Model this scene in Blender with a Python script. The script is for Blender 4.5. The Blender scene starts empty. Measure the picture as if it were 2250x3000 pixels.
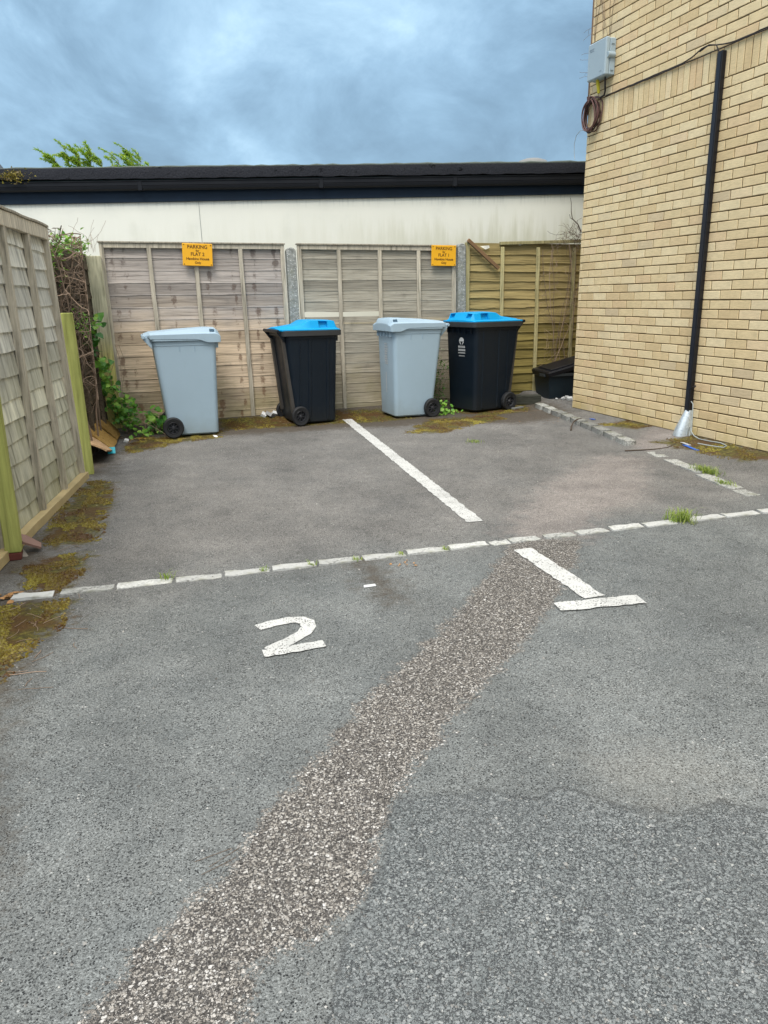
import bpy, bmesh, math, random
from mathutils import Vector, Matrix, noise as mn
PI = math.pi
rnd = random.Random(11)
sc = bpy.context.scene
COL = sc.collection

# ---------------------------------------------------------------- ground shape
GS, G0 = .0243, -.06 - .0243 * 3.6
def kerb_x(y): return 3.681 + (y - 3.679) * .189
def gz(x, y):
    z = GS * x + G0
    if y > 3.4:
        k = kerb_x(y)
        if x > k:
            step = .035 * min(1, max(0, (y - 4.8) / 1.6))
            t = min(1, (x - k) / max(.05, 4.62 - k))
            a = min(1, (y - 3.4) / .8)
            z += a * ((step) * (1 - t) * min(1, (x - k) / .06) + (0 - z) * t * t if t < 1 else -z)
    if y > 8.15:
        z += min(.055, (y - 8.15) * .25)
    return z

# ---------------------------------------------------------------- mesh helper
class MB:
    def __init__(s): s.v = []; s.f = []; s.c = []; s.sm = []
    def add(s, vs, fs, col=(.5, .5, .5), smooth=False):
        b = len(s.v)
        s.v += [tuple(v) for v in vs]
        s.c += [col if not isinstance(col, list) else col[i] for i in range(len(vs))] if not isinstance(col, list) else col
        s.f += [tuple(b + i for i in f) for f in fs]
        s.sm += [smooth] * len(fs)
        return b
    def box(s, x0, x1, y0, y1, z0, z1, col=(.5, .5, .5), M=None, ch=0.0):
        if ch > 0:
            P = []
            for sx, X in ((1, x0), (-1, x1)):
                for sy, Y in ((1, y0), (-1, y1)):
                    for sz, Z in ((1, z0), (-1, z1)):
                        P.append((X + sx * ch, Y + sy * ch, Z)); P.append((X + sx * ch, Y, Z + sz * ch)); P.append((X, Y + sy * ch, Z + sz * ch))
            bm = bmesh.new()
            vs = [bm.verts.new(p) for p in P]
            r = bmesh.ops.convex_hull(bm, input=vs)
            bmesh.ops.dissolve_limit(bm, angle_limit=.01, verts=bm.verts[:], edges=bm.edges[:])
            bm.verts.index_update()
            V = [v.co.copy() for v in bm.verts]; F = [[v.index for v in f.verts] for f in bm.faces]
            bm.free()
        else:
            V = [Vector(p) for p in ((x0, y0, z0), (x1, y0, z0), (x1, y1, z0), (x0, y1, z0), (x0, y0, z1), (x1, y0, z1), (x1, y1, z1), (x0, y1, z1))]
            F = [(0, 3, 2, 1), (4, 5, 6, 7), (0, 1, 5, 4), (1, 2, 6, 5), (2, 3, 7, 6), (3, 0, 4, 7)]
        if M is not None: V = [M @ v for v in V]
        s.add(V, F, col)
    def tube(s, pts, r, n=6, col=(.5, .5, .5), closed=False, cap=True):
        pts = [Vector(p) for p in pts]; N = len(pts); rings = []
        up = Vector((0, 0, 1)); prev = None
        for i, p in enumerate(pts):
            a = pts[(i - 1) % N] if (closed or i > 0) else p
            b = pts[(i + 1) % N] if (closed or i < N - 1) else p
            t = (b - a); t = t.normalized() if t.length > 1e-9 else Vector((0, 0, 1))
            if prev is None:
                u = t.cross(up)
                if u.length < .01: u = t.cross(Vector((1, 0, 0)))
            else:
                u = prev - t * prev.dot(t)
                if u.length < 1e-6: u = t.cross(up)
            u.normalize(); prev = u; w = t.cross(u)
            rr = r(i / max(1, N - 1)) if callable(r) else r
            rings.append([p + (u * math.cos(2 * PI * k / n) + w * math.sin(2 * PI * k / n)) * rr for k in range(n)])
        V = [q for R in rings for q in R]; F = []
        for i in range(N if closed else N - 1):
            j = (i + 1) % N
            for k in range(n):
                F.append((i * n + k, i * n + (k + 1) % n, j * n + (k + 1) % n, j * n + k))
        if cap and not closed:
            F.append(tuple(range(n - 1, -1, -1))); F.append(tuple((N - 1) * n + k for k in range(n)))
        s.add(V, F, col, True)
    def lathe(s, prof, n=28, axis='y', o=(0, 0, 0), col=(.5, .5, .5)):
        V = []; F = []
        for (r, h) in prof:
            for k in range(n):
                a = 2 * PI * k / n; c, q = r * math.cos(a), r * math.sin(a)
                p = (c, h, q) if axis == 'y' else (c, q, h)
                V.append((p[0] + o[0], p[1] + o[1], p[2] + o[2]))
        for i in range(len(prof) - 1):
            for k in range(n):
                F.append((i * n + k, i * n + (k + 1) % n, (i + 1) * n + (k + 1) % n, (i + 1) * n + k))
        s.add(V, F, col, True)
    def build(s, name, mat, parent=None, loc=None, sharp=.7, bevel=0, local=False):
        L = Vector(loc) if loc is not None else Vector((0, 0, 0))
        off = Vector((0, 0, 0)) if local else L
        if parent is not None and parent.get('_w'):
            q = parent; off = Vector((0, 0, 0))
            while q is not None: off += q.location; q = q.parent
            off += L if loc is not None else Vector((0, 0, 0))
        m = bpy.data.meshes.new(name)
        m.from_pydata([tuple(Vector(v) - off) for v in s.v] if off.length else s.v, [], s.f)
        a = m.color_attributes.new('tint', 'FLOAT_COLOR', 'POINT')
        flat = []
        for c in s.c: flat += [c[0], c[1], c[2], 1.0]
        a.data.foreach_set('color', flat)
        m.polygons.foreach_set('use_smooth', s.sm)
        bm = bmesh.new(); bm.from_mesh(m); bmesh.ops.recalc_face_normals(bm, faces=bm.faces[:]); bm.to_mesh(m); bm.free()
        if any(s.sm): m.set_sharp_from_angle(angle=sharp)
        m.materials.append(mat)
        o = bpy.data.objects.new(name, m); COL.objects.link(o)
        o.parent = parent
        if loc is not None: o.location = L
        if bevel:
            b = o.modifiers.new('bevel', 'BEVEL'); b.width = bevel; b.segments = 2; b.limit_method = 'ANGLE'; b.angle_limit = .6
        return o

def tag(o, label=None, cat=None, group=None, kind=None):
    if label: o['label'] = label
    if cat: o['category'] = cat
    if group: o['group'] = group
    if kind: o['kind'] = kind
    return o
def empty(name, loc, label, cat, group=None, rz=0, world=True):
    o = bpy.data.objects.new(name, None); COL.objects.link(o); o.location = loc; o.rotation_euler = (0, 0, rz)
    o.empty_display_size = .1
    if world: o['_w'] = 1
    return tag(o, label, cat, group)
def copy_tree(o, parent=None):
    c = o.copy(); COL.objects.link(c); c.parent = parent
    for ch in [x for x in bpy.data.objects if x.parent == o]: copy_tree(ch, c)
    return c

# ---------------------------------------------------------------- node helper
class NT:
    def __init__(s, name):
        s.m = bpy.data.materials.new(name); s.m.use_nodes = True
        s.t = s.m.node_tree; s.t.nodes.clear()
        s.out = s.t.nodes.new('ShaderNodeOutputMaterial')
        s.b = s.t.nodes.new('ShaderNodeBsdfPrincipled')
        s.t.links.new(s.b.outputs[0], s.out.inputs[0])
        s.tc = s.t.nodes.new('ShaderNodeTexCoord')
        s.P = s.tc.outputs['Object']
    def put(s, sock, v):
        if isinstance(v, bpy.types.NodeSocket): s.t.links.new(v, sock)
        elif isinstance(v, (tuple, list)) and sock.type == 'RGBA': sock.default_value = tuple(v) + ((1,) if len(v) == 3 else ())
        else: sock.default_value = v
    def mapp(s, scale=(1, 1, 1), vec=None, rot=(0, 0, 0), loc=(0, 0, 0)):
        n = s.t.nodes.new('ShaderNodeMapping'); s.put(n.inputs[0], vec or s.P)
        n.inputs['Scale'].default_value = scale; n.inputs['Rotation'].default_value = rot; n.inputs['Location'].default_value = loc
        return n.outputs[0]
    def noise(s, scale, detail=3, vec=None, rough=.55, dist=0, col=False):
        n = s.t.nodes.new('ShaderNodeTexNoise'); s.put(n.inputs['Vector'], vec or s.P)
        n.inputs['Scale'].default_value = scale; n.inputs['Detail'].default_value = detail; n.inputs['Roughness'].default_value = rough; n.inputs['Distortion'].default_value = dist
        return n.outputs['Color' if col else 'Fac']
    def vor(s, scale, vec=None, feat='F1', out='Distance', rand=1):
        n = s.t.nodes.new('ShaderNodeTexVoronoi'); n.feature = feat; s.put(n.inputs['Vector'], vec or s.P)
        n.inputs['Scale'].default_value = scale; n.inputs['Randomness'].default_value = rand
        return n.outputs[out]
    def math(s, op, a, b=None, c=None, clamp=False):
        n = s.t.nodes.new('ShaderNodeMath'); n.operation = op; n.use_clamp = clamp
        s.put(n.inputs[0], a)
        if b is not None: s.put(n.inputs[1], b)
        if c is not None: s.put(n.inputs[2], c)
        return n.outputs[0]
    def step(s, x, lo, hi, a=0., b=1.):
        n = s.t.nodes.new('ShaderNodeMapRange'); n.interpolation_type = 'SMOOTHSTEP'
        s.put(n.inputs['Value'], x)
        n.inputs['From Min'].default_value = lo; n.inputs['From Max'].default_value = hi; n.inputs['To Min'].default_value = a; n.inputs['To Max'].default_value = b
        return n.outputs[0]
    def ramp(s, fac, stops, interp='LINEAR'):
        n = s.t.nodes.new('ShaderNodeValToRGB'); r = n.color_ramp; r.interpolation = interp
        while len(r.elements) < len(stops): r.elements.new(.5)
        for e, (p, c) in zip(r.elements, stops):
            e.position = p; e.color = (tuple(c) if isinstance(c, (tuple, list)) else (c, c, c)) + (1,)
        s.put(n.inputs[0], fac); return n.outputs[0]
    def mix(s, fac, a, b, mode='MIX'):
        n = s.t.nodes.new('ShaderNodeMix'); n.data_type = 'RGBA'; n.blend_type = mode
        s.put(n.inputs[0], fac); s.put(n.inputs[6], a); s.put(n.inputs[7], b); return n.outputs[2]
    def attr(s, name='tint'):
        n = s.t.nodes.new('ShaderNodeAttribute'); n.attribute_name = name
        q = s.t.nodes.new('ShaderNodeSeparateColor'); s.t.links.new(n.outputs['Color'], q.inputs[0]); return q.outputs
    def xyz(s, vec=None):
        q = s.t.nodes.new('ShaderNodeSeparateXYZ'); s.put(q.inputs[0], vec or s.P); return q.outputs
    def bump(s, h, strength=.5, dist=.01):
        n = s.t.nodes.new('ShaderNodeBump'); n.inputs['Strength'].default_value = strength; n.inputs['Distance'].default_value = dist
        s.put(n.inputs['Height'], h); s.t.links.new(n.outputs[0], s.b.inputs['Normal']); return n
    def set(s, col=None, rough=None, metal=None, spec=None):
        if col is not None: s.put(s.b.inputs['Base Color'], col)
        if rough is not None: s.put(s.b.inputs['Roughness'], rough)
        if metal is not None: s.put(s.b.inputs['Metallic'], metal)
        if spec is not None: s.put(s.b.inputs['Specular IOR Level'], spec)
        return s.m

# ---------------------------------------------------------------- materials
def asphalt():
    n = NT('worn_asphalt')
    a = n.attr('zone'); c = n.attr('dirt')
    j = n.math('SUBTRACT', n.noise(14, 4), .5)
    jf = n.math('SUBTRACT', n.noise(60, 3), .5)
    def mask(x, w=.16, amp=.9):
        v = n.math('ADD', x, n.math('MULTIPLY', j, amp)); v = n.math('ADD', v, n.math('MULTIPLY', jf, .5))
        return n.step(v, .5 - w, .5 + w)
    # fine weathered surface
    jit = n.noise(140, 2, col=True)
    vm = n.t.nodes.new('ShaderNodeVectorMath'); vm.operation = 'SCALE'; n.put(vm.inputs[0], jit); vm.inputs['Scale'].default_value = .012
    va = n.t.nodes.new('ShaderNodeVectorMath'); va.operation = 'ADD'; n.put(va.inputs[0], n.P); n.t.links.new(vm.outputs[0], va.inputs[1]); JP = va.outputs[0]
    def chips(scale, r0, r1_, vec=JP):
        rc_ = n.xyz(n.vor(scale, vec, out='Color')); d_ = n.vor(scale, vec)
        rad = n.math('MULTIPLY_ADD', rc_[0], r1_, r0)
        return n.step(n.math('SUBTRACT', rad, d_), 0., .12), rc_
    r1 = n.xyz(n.vor(300, JP, out='Color'))[0]
    d1 = n.vor(300, JP)
    big = n.noise(1.1, 4); mid = n.noise(5, 4)
    base = n.ramp(big, [(.3, (.138, .142, .140)), (.5, (.178, .181, .176)), (.7, (.225, .225, .216))])
    base = n.mix(.5, base, n.ramp(mid, [(.3, (.143, .147, .145)), (.7, (.235, .234, .224))]))
    yy = n.math('ADD', n.xyz()[1], n.math('MULTIPLY', n.math('SUBTRACT', big, .5), 1.2))
    base = n.mix(1, base, n.mix(n.step(yy, 3.1, 4.1), (.95, .985, .985), (1.05, 1.0, .965)), 'MULTIPLY')
    base = n.mix(1, base, n.ramp(n.noise(2.3, 3, n.mapp((1, .6, 1))), [(.35, .86), (.6, 1.08)]), 'MULTIPLY')
    fine = n.mix(1, base, n.ramp(r1, [(0, .5), (.4, .88), (.8, 1.1), (1, 1.6)]), 'MULTIPLY')
    pit = n.math('MULTIPLY', n.step(n.vor(130), .18, .34, 1, 0), n.step(n.noise(24, 3), .47, .58))
    pit = n.math('MAXIMUM', pit, n.step(n.noise(190, 2), .58, .68, 0, .8))
    fine = n.mix(pit, fine, (.022, .023, .025))
    spk = n.math('MULTIPLY', n.step(n.vor(45), .10, .18, 1, 0), n.step(n.xyz(n.vor(45, out='Color'))[1], .78, .82))
    fine = n.mix(n.math('MULTIPLY', spk, .8), fine, (.42, .42, .40))
    # trench of pale exposed stones
    s1, rc = chips(116, .31, .34); s2, rcb = chips(215, .33, .36)
    ramp_ = [(0, (.15, .135, .12)), (.3, (.27, .245, .215)), (.6, (.39, .36, .32)), (.85, (.49, .46, .42)), (1, (.62, .595, .56))]
    binder = n.mix(r1, (.035, .032, .03), (.13, .12, .11))
    band = n.mix(n.math('MULTIPLY', s2, .9), binder, n.ramp(rcb[1], ramp_)); band = n.mix(n.math('MULTIPLY', s1, n.step(rc[2], .12, .16)), band, n.ramp(rc[1], ramp_))
    stone = n.math('MAXIMUM', s1, n.math('MULTIPLY', s2, .6))
    # coarse bluish stone chips
    c1, rcc = chips(132, .42, .36); c2, rcd = chips(235, .42, .38)
    ccr = [(0, (.135, .147, .146)), (.5, (.205, .218, .215)), (.85, (.26, .272, .267)), (.96, (.28, .29, .285)), (1, (.42, .42, .39))]
    coarse = n.mix(c2, (.075, .08, .082), n.ramp(rcd[2], ccr)); coarse = n.mix(n.math('MULTIPLY', c1, n.step(rcc[1], .3, .34)), coarse, n.ramp(rcc[2], ccr))
    dc = n.math('MAXIMUM', c1, n.math('MULTIPLY', c2, .6))
    coarse = n.mix(n.step(mid, .45, .75, 0, .35), coarse, n.mix(r1, (.1, .105, .105), (.23, .24, .235)))
    # pinkish grit
    pink = n.mix(1, n.ramp(mid, [(.3, (.215, .19, .175)), (.7, (.31, .275, .25))]), n.ramp(r1, [(0, .5), (.5, .95), (1, 1.6)]), 'MULTIPLY')
    mB = n.math('ADD', a[0], n.math('ADD', n.math('MULTIPLY', j, 1.3), n.math('MULTIPLY', n.math('SUBTRACT', stone, .5), .22)))
    mB = n.step(n.math('ADD', mB, n.math('MULTIPLY', jf, .7)), .42, .58)
    mC, mP = mask(a[1], .12), mask(a[2], .3)
    col = n.mix(n.math('MULTIPLY', mP, .75), fine, pink)
    col = n.mix(mB, col, band); col = n.mix(mC, col, coarse)
    seam = n.math('MULTIPLY', n.math('MULTIPLY', mC, n.math('SUBTRACT', 1, mC)), 1.5)
    col = n.mix(n.math('MULTIPLY', seam, n.step(n.noise(7, 3), .35, .6)), col, (.05, .05, .052))
    # dusty light patches, brown soil, moss stain
    col = n.mix(n.math('MULTIPLY', mask(c[2], .4), .35), col, n.mix(r1, (.2, .19, .17), (.36, .35, .31)))
    soil = n.mix(n.noise(45, 4), (.035, .026, .018), (.12, .095, .068))
    col = n.mix(n.math('MULTIPLY', mask(c[1], .35), .8), col, soil)
    mossc = n.ramp(n.noise(38, 4), [(.3, (.035, .03, .008)), (.5, (.095, .08, .012)), (.72, (.2, .185, .03))])
    mossc = n.mix(n.step(n.noise(5, 2), .4, .65), mossc, n.mix(n.noise(60, 2), (.05, .022, .006), (.14, .075, .015)))
    mM = mask(c[0], .22, 1.1)
    col = n.mix(n.math('MULTIPLY', mM, .9), col, mossc)
    n.set(col, n.ramp(r1, [(0, .75), (1, .95)]), spec=.25)
    h = n.math('MULTIPLY', n.math('SUBTRACT', 1, d1), .35)
    h = n.math('SUBTRACT', h, n.math('MULTIPLY', pit, .6))
    h = n.math('ADD', h, n.math('MULTIPLY', n.math('MULTIPLY', stone, mB), 1.3))
    h = n.math('ADD', h, n.math('MULTIPLY', n.math('MULTIPLY', n.math('ADD', dc, n.math('MULTIPLY', rcc[0], .8)), mC), .8))
    h = n.math('ADD', h, n.math('MULTIPLY', n.math('MULTIPLY', n.noise(90, 3), mM), 2.2))
    n.bump(h, 1.0, .005)
    return n.m

def paint(name='worn_white_paint', base=(.57, .57, .545)):
    n = NT(name)
    hole = n.math('ADD', n.vor(95), n.math('MULTIPLY', n.math('SUBTRACT', n.noise(12, 4), .5), .9))
    m = n.step(hole, .16, .32, 1, 0)
    m = n.math('MAXIMUM', m, n.step(n.noise(70, 3), .61, .67, 0, .8))
    col = n.mix(n.noise(20, 3), base, tuple(x * .8 for x in base))
    col = n.mix(n.step(n.noise(4, 4), .48, .72, 0, .45), col, (.3, .3, .285))
    col = n.mix(m, col, (.13, .125, .12))
    n.set(col, .8, spec=.3); n.bump(n.math('SUBTRACT', 1, m), .5, .002)
    return n.m

def granite():
    n = NT('granite_sett_stone')
    a = n.attr()
    c = n.ramp(n.noise(90, 3), [(.3, (.16, .16, .15)), (.5, (.33, .33, .305)), (.7, (.52, .52, .48))])
    c = n.mix(1, c, n.ramp(a[0], [(0, .55), (1, 1.25)]), 'MULTIPLY')
    pm = n.math('MULTIPLY', n.step(n.math('ADD', n.noise(25, 4), n.math('MULTIPLY', a[1], .5)), .55, .68), a[1])
    c = n.mix(pm, c, (.56, .56, .54))
    c = n.mix(n.math('MULTIPLY', n.step(n.noise(11, 3), .52, .7), .5), c, (.16, .16, .09))
    n.set(c, .9, spec=.25); n.bump(n.noise(70, 4), .6, .006); return n.m

def brickmat():
    n = NT('buff_brick')
    a = n.attr()
    c = n.ramp(a[0], [(0, (.63, .475, .265)), (.15, (.69, .535, .305)), (.55, (.735, .585, .345)), (.9, (.775, .635, .395)), (1, (.60, .475, .30))])
    c = n.mix(n.step(a[1], .84, .97, 0, .4), c, (.70, .49, .30))
    c = n.mix(1, c, n.ramp(n.noise(9, 4), [(.3, .93), (.7, 1.05)]), 'MULTIPLY')
    str_ = n.noise(60, 3, n.mapp((1, .25, 2.2)))
    c = n.mix(1, c, n.ramp(str_, [(.3, .9), (.6, 1.04)]), 'MULTIPLY')
    sp = n.math('MULTIPLY', n.step(n.vor(170), .18, .3, 1, 0), n.step(n.noise(50, 2), .47, .6))
    c = n.mix(n.math('MULTIPLY', sp, .55), c, (.22, .15, .07))
    # damp green/yellow staining on lowest courses, patchy
    z = n.xyz()[2]
    st = n.math('MULTIPLY', n.step(z, .02, .22, 1, 0), n.step(n.noise(3.5, 3), .35, .65))
    c = n.mix(n.math('MULTIPLY', st, .5), c, (.46, .36, .13))
    c = n.mix(n.math('MULTIPLY', n.step(n.noise(.9, 4), .5, .75), .12), c, (.5, .43, .31))
    n.set(c, .92, spec=.2); n.bump(n.math('SUBTRACT', n.noise(130, 4), n.math('MULTIPLY', sp, .7)), .6, .003); return n.m

def wood(name, hi, lo, grain_dir='x', green=.25, dark=.3, zsplit=None, gscale=1.0, warm=None, gvec=None):
    """weathered boards; tint: r = per-board random, g = height in panel 0..1, b = knot column"""
    n = NT(name); a = n.attr()
    gs = {'x': (2.2, 30, 62), 'y': (30, 2.2, 62), 'z': (48, 48, 3.2)}[grain_dir]
    if gvec: gs = gvec
    gv = n.mapp(tuple(g * gscale for g in gs))
    g1 = n.noise(1, 5, gv, .6, .35); g2 = n.noise(3.1, 4, gv, .6)
    if zsplit is not None:
        hh = n.math('ADD', a[1], n.math('MULTIPLY', n.math('SUBTRACT', a[0], .5), .16))
        hh = n.math('ADD', hh, n.math('MULTIPLY', n.math('SUBTRACT', n.noise(2.2, 3), .5), .2))
        c = n.mix(n.step(hh, zsplit - .12, zsplit + .12), lo, hi)
    else:
        c = n.mix(n.noise(1.6, 4), lo, hi)
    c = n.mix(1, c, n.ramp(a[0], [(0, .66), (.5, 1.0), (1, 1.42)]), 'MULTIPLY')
    c = n.mix(1, c, n.ramp(g1, [(.28, .42), (.44, .86), (.6, 1.12), (.78, 1.36)]), 'MULTIPLY')
    c = n.mix(n.step(g2, .55, .8, 0, dark), c, tuple(x * .32 for x in lo))
    bl = n.noise(4.5, 4)
    c = n.mix(n.step(bl, .56, .78, 0, dark), c, tuple(x * .42 for x in hi))
    if warm: c = n.mix(n.step(n.noise(2.7, 3), .5, .72, 0, .55), c, warm)
    if green > 0:
        gm = n.math('MULTIPLY', n.step(n.math('ADD', n.math('SUBTRACT', 1, a[1]), n.math('MULTIPLY', n.math('SUBTRACT', n.noise(3.3, 4), .5), 1.0)), .68, 1.05), green)
        c = n.mix(gm, c, (.2, .19, .05))
    kn = n.math('ADD', a[2], n.math('MULTIPLY', n.math('SUBTRACT', n.noise(46, 3), .5), 1.1))
    km = n.step(kn, .36, .82)
    c = n.mix(n.math('MULTIPLY', km, .66), c, n.mix(a[1], (.15, .065, .03), (.06, .045, .04)))
    n.set(c, .9, spec=.15)
    n.bump(n.math('ADD', g1, n.math('MULTIPLY', g2, .4)), .55, .006); return n.m

def plain(name, col, rough=.6, metal=0, var=.12, bscale=40, bstr=.15, spec=.4, tint=False):
    n = NT(name)
    c = n.mix(n.noise(6, 4), tuple(x * (1 - var) for x in col), tuple(min(1, x * (1 + var)) for x in col))
    if tint: c = n.mix(1, c, n.ramp(n.attr()[0], [(0, .35), (.5, 1), (1, 1.9)]), 'MULTIPLY')
    n.set(c, rough, metal, spec); n.bump(n.noise(bscale, 3), bstr, .003); return n.m

def plastic(name, col, rough=.5, scuff=(.3, .3, .3), amt=.4, dirt=(.12, .10, .07), spec=.4):
    n = NT(name)
    c = n.mix(n.noise(3.2, 3), tuple(x * .93 for x in col), tuple(min(1, x * 1.07) for x in col))
    s1 = n.noise(1.0, 4, n.mapp((40, 40, 5)), .7)
    c = n.mix(n.math('MULTIPLY', n.step(s1, .6, .78), amt * .5), c, scuff)
    s2 = n.math('MULTIPLY', n.step(n.vor(42), .06, .12, 1, 0), n.step(n.noise(7, 3), .55, .62))
    c = n.mix(n.math('MULTIPLY', s2, amt), c, scuff)
    z = n.xyz()[2]
    dm = n.math('MULTIPLY', n.step(n.math('ADD', z, n.math('MULTIPLY', n.math('SUBTRACT', n.noise(6, 4), .5), .25)), .0, .26, 1, 0), .38)
    c = n.mix(dm, c, dirt)
    n.set(c, n.ramp(n.noise(8, 4), [(.3, rough - .08), (.7, rough + .12)]), spec=spec); n.bump(n.noise(160, 2), .12, .002); return n.m

def leafmat(name, cols, trans=.25):
    n = NT(name); a = n.attr()
    c = n.ramp(a[0], [(i / (len(cols) - 1), x) for i, x in enumerate(cols)])
    c = n.mix(1, c, n.ramp(n.noise(35, 2), [(.3, .8), (.7, 1.15)]), 'MULTIPLY')
    n.set(c, .5, spec=.4)
    tr = n.t.nodes.new('ShaderNodeBsdfTranslucent'); n.put(tr.inputs[0], n.mix(.5, c, (.25, .4, .03)))
    ms = n.t.nodes.new('ShaderNodeMixShader'); ms.inputs[0].default_value = trans
    n.t.links.new(n.b.outputs[0], ms.inputs[1]); n.t.links.new(tr.outputs[0], ms.inputs[2]); n.t.links.new(ms.outputs[0], n.out.inputs[0])
    return n.m

def render_wall():
    n = NT('cream_render'); z = n.xyz()[2]; x = n.xyz()[0]
    c = n.mix(n.noise(1.2, 5), (.68, .68, .61), (.77, .77, .69))
    c = n.mix(n.math('MULTIPLY', n.step(n.noise(3, 5), .5, .75), .2), c, (.5, .52, .47))
    streak = n.noise(1, 4, n.mapp((9, 9, .8)), .65)
    low = n.step(n.math('ADD', z, n.math('MULTIPLY', n.math('SUBTRACT', streak, .5), 1.1)), 1.75, 2.22, 1, 0)
    low = n.math('MULTIPLY', low, n.step(x, -1.2, 1.5, .25, 1))
    c = n.mix(n.math('MULTIPLY', low, .45), c, n.mix(streak, (.30, .31, .17), (.48, .45, .27)))
    top = n.math('MULTIPLY', n.step(z, 2.28, 2.44), n.step(n.noise(1, 3, n.mapp((30, 30, 2))), .5, .62))
    c = n.mix(n.math('MULTIPLY', top, .25), c, (.28, .3, .28))
    n.set(c, .9, spec=.2); n.bump(n.noise(60, 4), .2, .004); return n.m

def felt():
    n = NT('mossy_roof_felt')
    c = n.mix(n.noise(55, 4), (.012, .013, .017), (.04, .042, .05))
    bl = n.math('MULTIPLY', n.step(n.vor(9, n.mapp((1, 1, 1.4))), .18, .38, 1, 0), n.step(n.noise(2.4, 4), .5, .62))
    bl = n.math('MULTIPLY', bl, n.step(n.noise(40, 3), .42, .55))
    c = n.mix(n.math('MULTIPLY', bl, .9), c, (.006, .007, .008))
    z = n.xyz()[2]
    c = n.mix(n.math('MULTIPLY', n.step(z, 2.785, 2.81), .6), c, (.14, .165, .13))
    n.set(c, .95, spec=.15); n.bump(n.math('ADD', n.noise(50, 4), bl), .8, .012); return n.m

def concrete():
    n = NT('pebbly_concrete')
    c = n.ramp(n.noise(30, 3), [(.3, (.19, .195, .18)), (.7, (.34, .345, .32))])
    r = n.xyz(n.vor(75, out='Color'))[0]
    c = n.mix(n.math('MULTIPLY', n.step(r, .55, .6), n.step(n.vor(75), .3, .45, 1, 0)), c, n.ramp(r, [(.55, (.14, .15, .15)), (.8, (.45, .46, .44)), (1, (.68, .68, .65))]))
    c = n.mix(n.math('MULTIPLY', n.step(n.noise(4, 4), .5, .7), .45), c, (.26, .26, .15))
    n.set(c, .95, spec=.15); n.bump(n.vor(75), .5, .006); return n.m

def galv():
    n = NT('galvanised_steel')
    v = n.xyz(n.vor(60, out='Color'))[0]
    n.set(n.mix(v, (.50, .56, .60), (.70, .76, .79)), .42, .55, .5); n.bump(n.noise(20, 3), .1, .003); return n.m

M = {}
M['asphalt'] = asphalt(); M['paint'] = paint(); M['granite'] = granite(); M['brick'] = brickmat()
M['mortar'] = plain('brown_mortar', (.125, .088, .045), .95, var=.3, bscale=120, bstr=.5, spec=.1)
M['w_grey'] = wood('grey_brown_boards', (.37, .33, .30), (.56, .445, .32), 'x', .4, .5, .60)
M['w_mid'] = wood('dull_grey_boards', (.33, .305, .25), (.46, .40, .30), 'x', .35, .7, .3, 1.2)
M['w_olive'] = wood('olive_boards', (.32, .25, .11), (.215, .17, .055), 'x', .2, .45, .5)
M['w_pale'] = wood('pale_weathered_boards', (.57, .562, .50), (.56, .545, .43), 'z', .35, .3, .5, .75, None, (24, 24, 3.0))
M['w_batten'] = wood('grey_batten', (.42, .38, .315), (.48, .43, .33), 'z', .12, .3)
M['w_batten_o'] = wood('olive_batten', (.42, .365, .21), (.37, .33, .15), 'z', .12, .3)
M['w_green'] = wood('green_treated_timber', (.30, .33, .085), (.42, .41, .14), 'z', 0, .25, None, .6, (.24, .28, .06))
M['w_cream'] = wood('lichen_timber', (.50, .48, .34), (.60, .53, .18), 'z', 0, .3, .45)
M['w_orange'] = wood('wet_orange_boards', (.36, .225, .075), (.27, .16, .04), 'x', 0, .6)
M['w_tan'] = wood('wet_tan_board', (.40, .27, .15), (.36, .22, .12), 'x', 0, .5)
M['w_dark'] = wood('dark_rotten_boards', (.1, .08, .055), (.085, .065, .045), 'y', 0, .4)
M['w_black'] = wood('wet_dark_timber', (.06, .062, .05), (.045, .045, .035), 'x', 0, .3)
M['render'] = render_wall(); M['felt'] = felt(); M['concrete'] = concrete(); M['galv'] = galv()
M['navy'] = plain('navy_fascia_paint', (.006, .016, .032), .6, spec=.2, var=.35, bscale=8, bstr=.1)
M['gutter'] = plain('black_gutter_plastic', (.005, .006, .009), .5, spec=.25, var=.2, bscale=5, bstr=.05)
M['green_trim'] = plain('dark_green_trim', (.012, .05, .048), .5)
M['bin_grey'] = plastic('pale_grey_bin_plastic', (.315, .42, .50), .52, (.22, .27, .30), .5, (.2, .22, .2))
M['bin_dark'] = plastic('navy_bin_plastic', (.005, .010, .017), .42, (.07, .08, .09), .4, (.028, .028, .024), .25)
M['lid_blue'] = plastic('bright_blue_lid_plastic', (.0, .29, .60), .45, (.08, .4, .65), .25, (.0, .2, .5), .25)
M['rubber'] = plain('black_tyre', (.012, .013, .015), .65, var=.3, bscale=60, bstr=.2)
M['hub'] = plain('grey_black_hub', (.028, .029, .034), .45)
M['white_print'] = plain('white_print', (.55, .57, .58), .5)
M['yellow'] = plain('yellow_sign', (.80, .40, .015), .45, var=.08, bscale=8, bstr=.05)
M['letter'] = plain('dark_lettering', (.10, .035, .004), .6)
M['screw'] = plain('rusty_screw', (.09, .05, .02), .6, .4)
M['black_pl'] = plain('black_plastic', (.007, .0075, .011), .35, var=.3)
M['tub'] = plain('dark_tub_plastic', (.007, .015, .022), .42, var=.3)
M['box_grey'] = plain('pale_grey_box', (.33, .41, .455), .5, var=.06)
M['cable_b'] = plain('brown_cable', (.085, .042, .036), .5, tint=True)
M['cable_k'] = plain('dark_cable', (.022, .016, .015), .55)
M['cable_w'] = plain('pale_grey_cable', (.36, .40, .40), .5)
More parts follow.
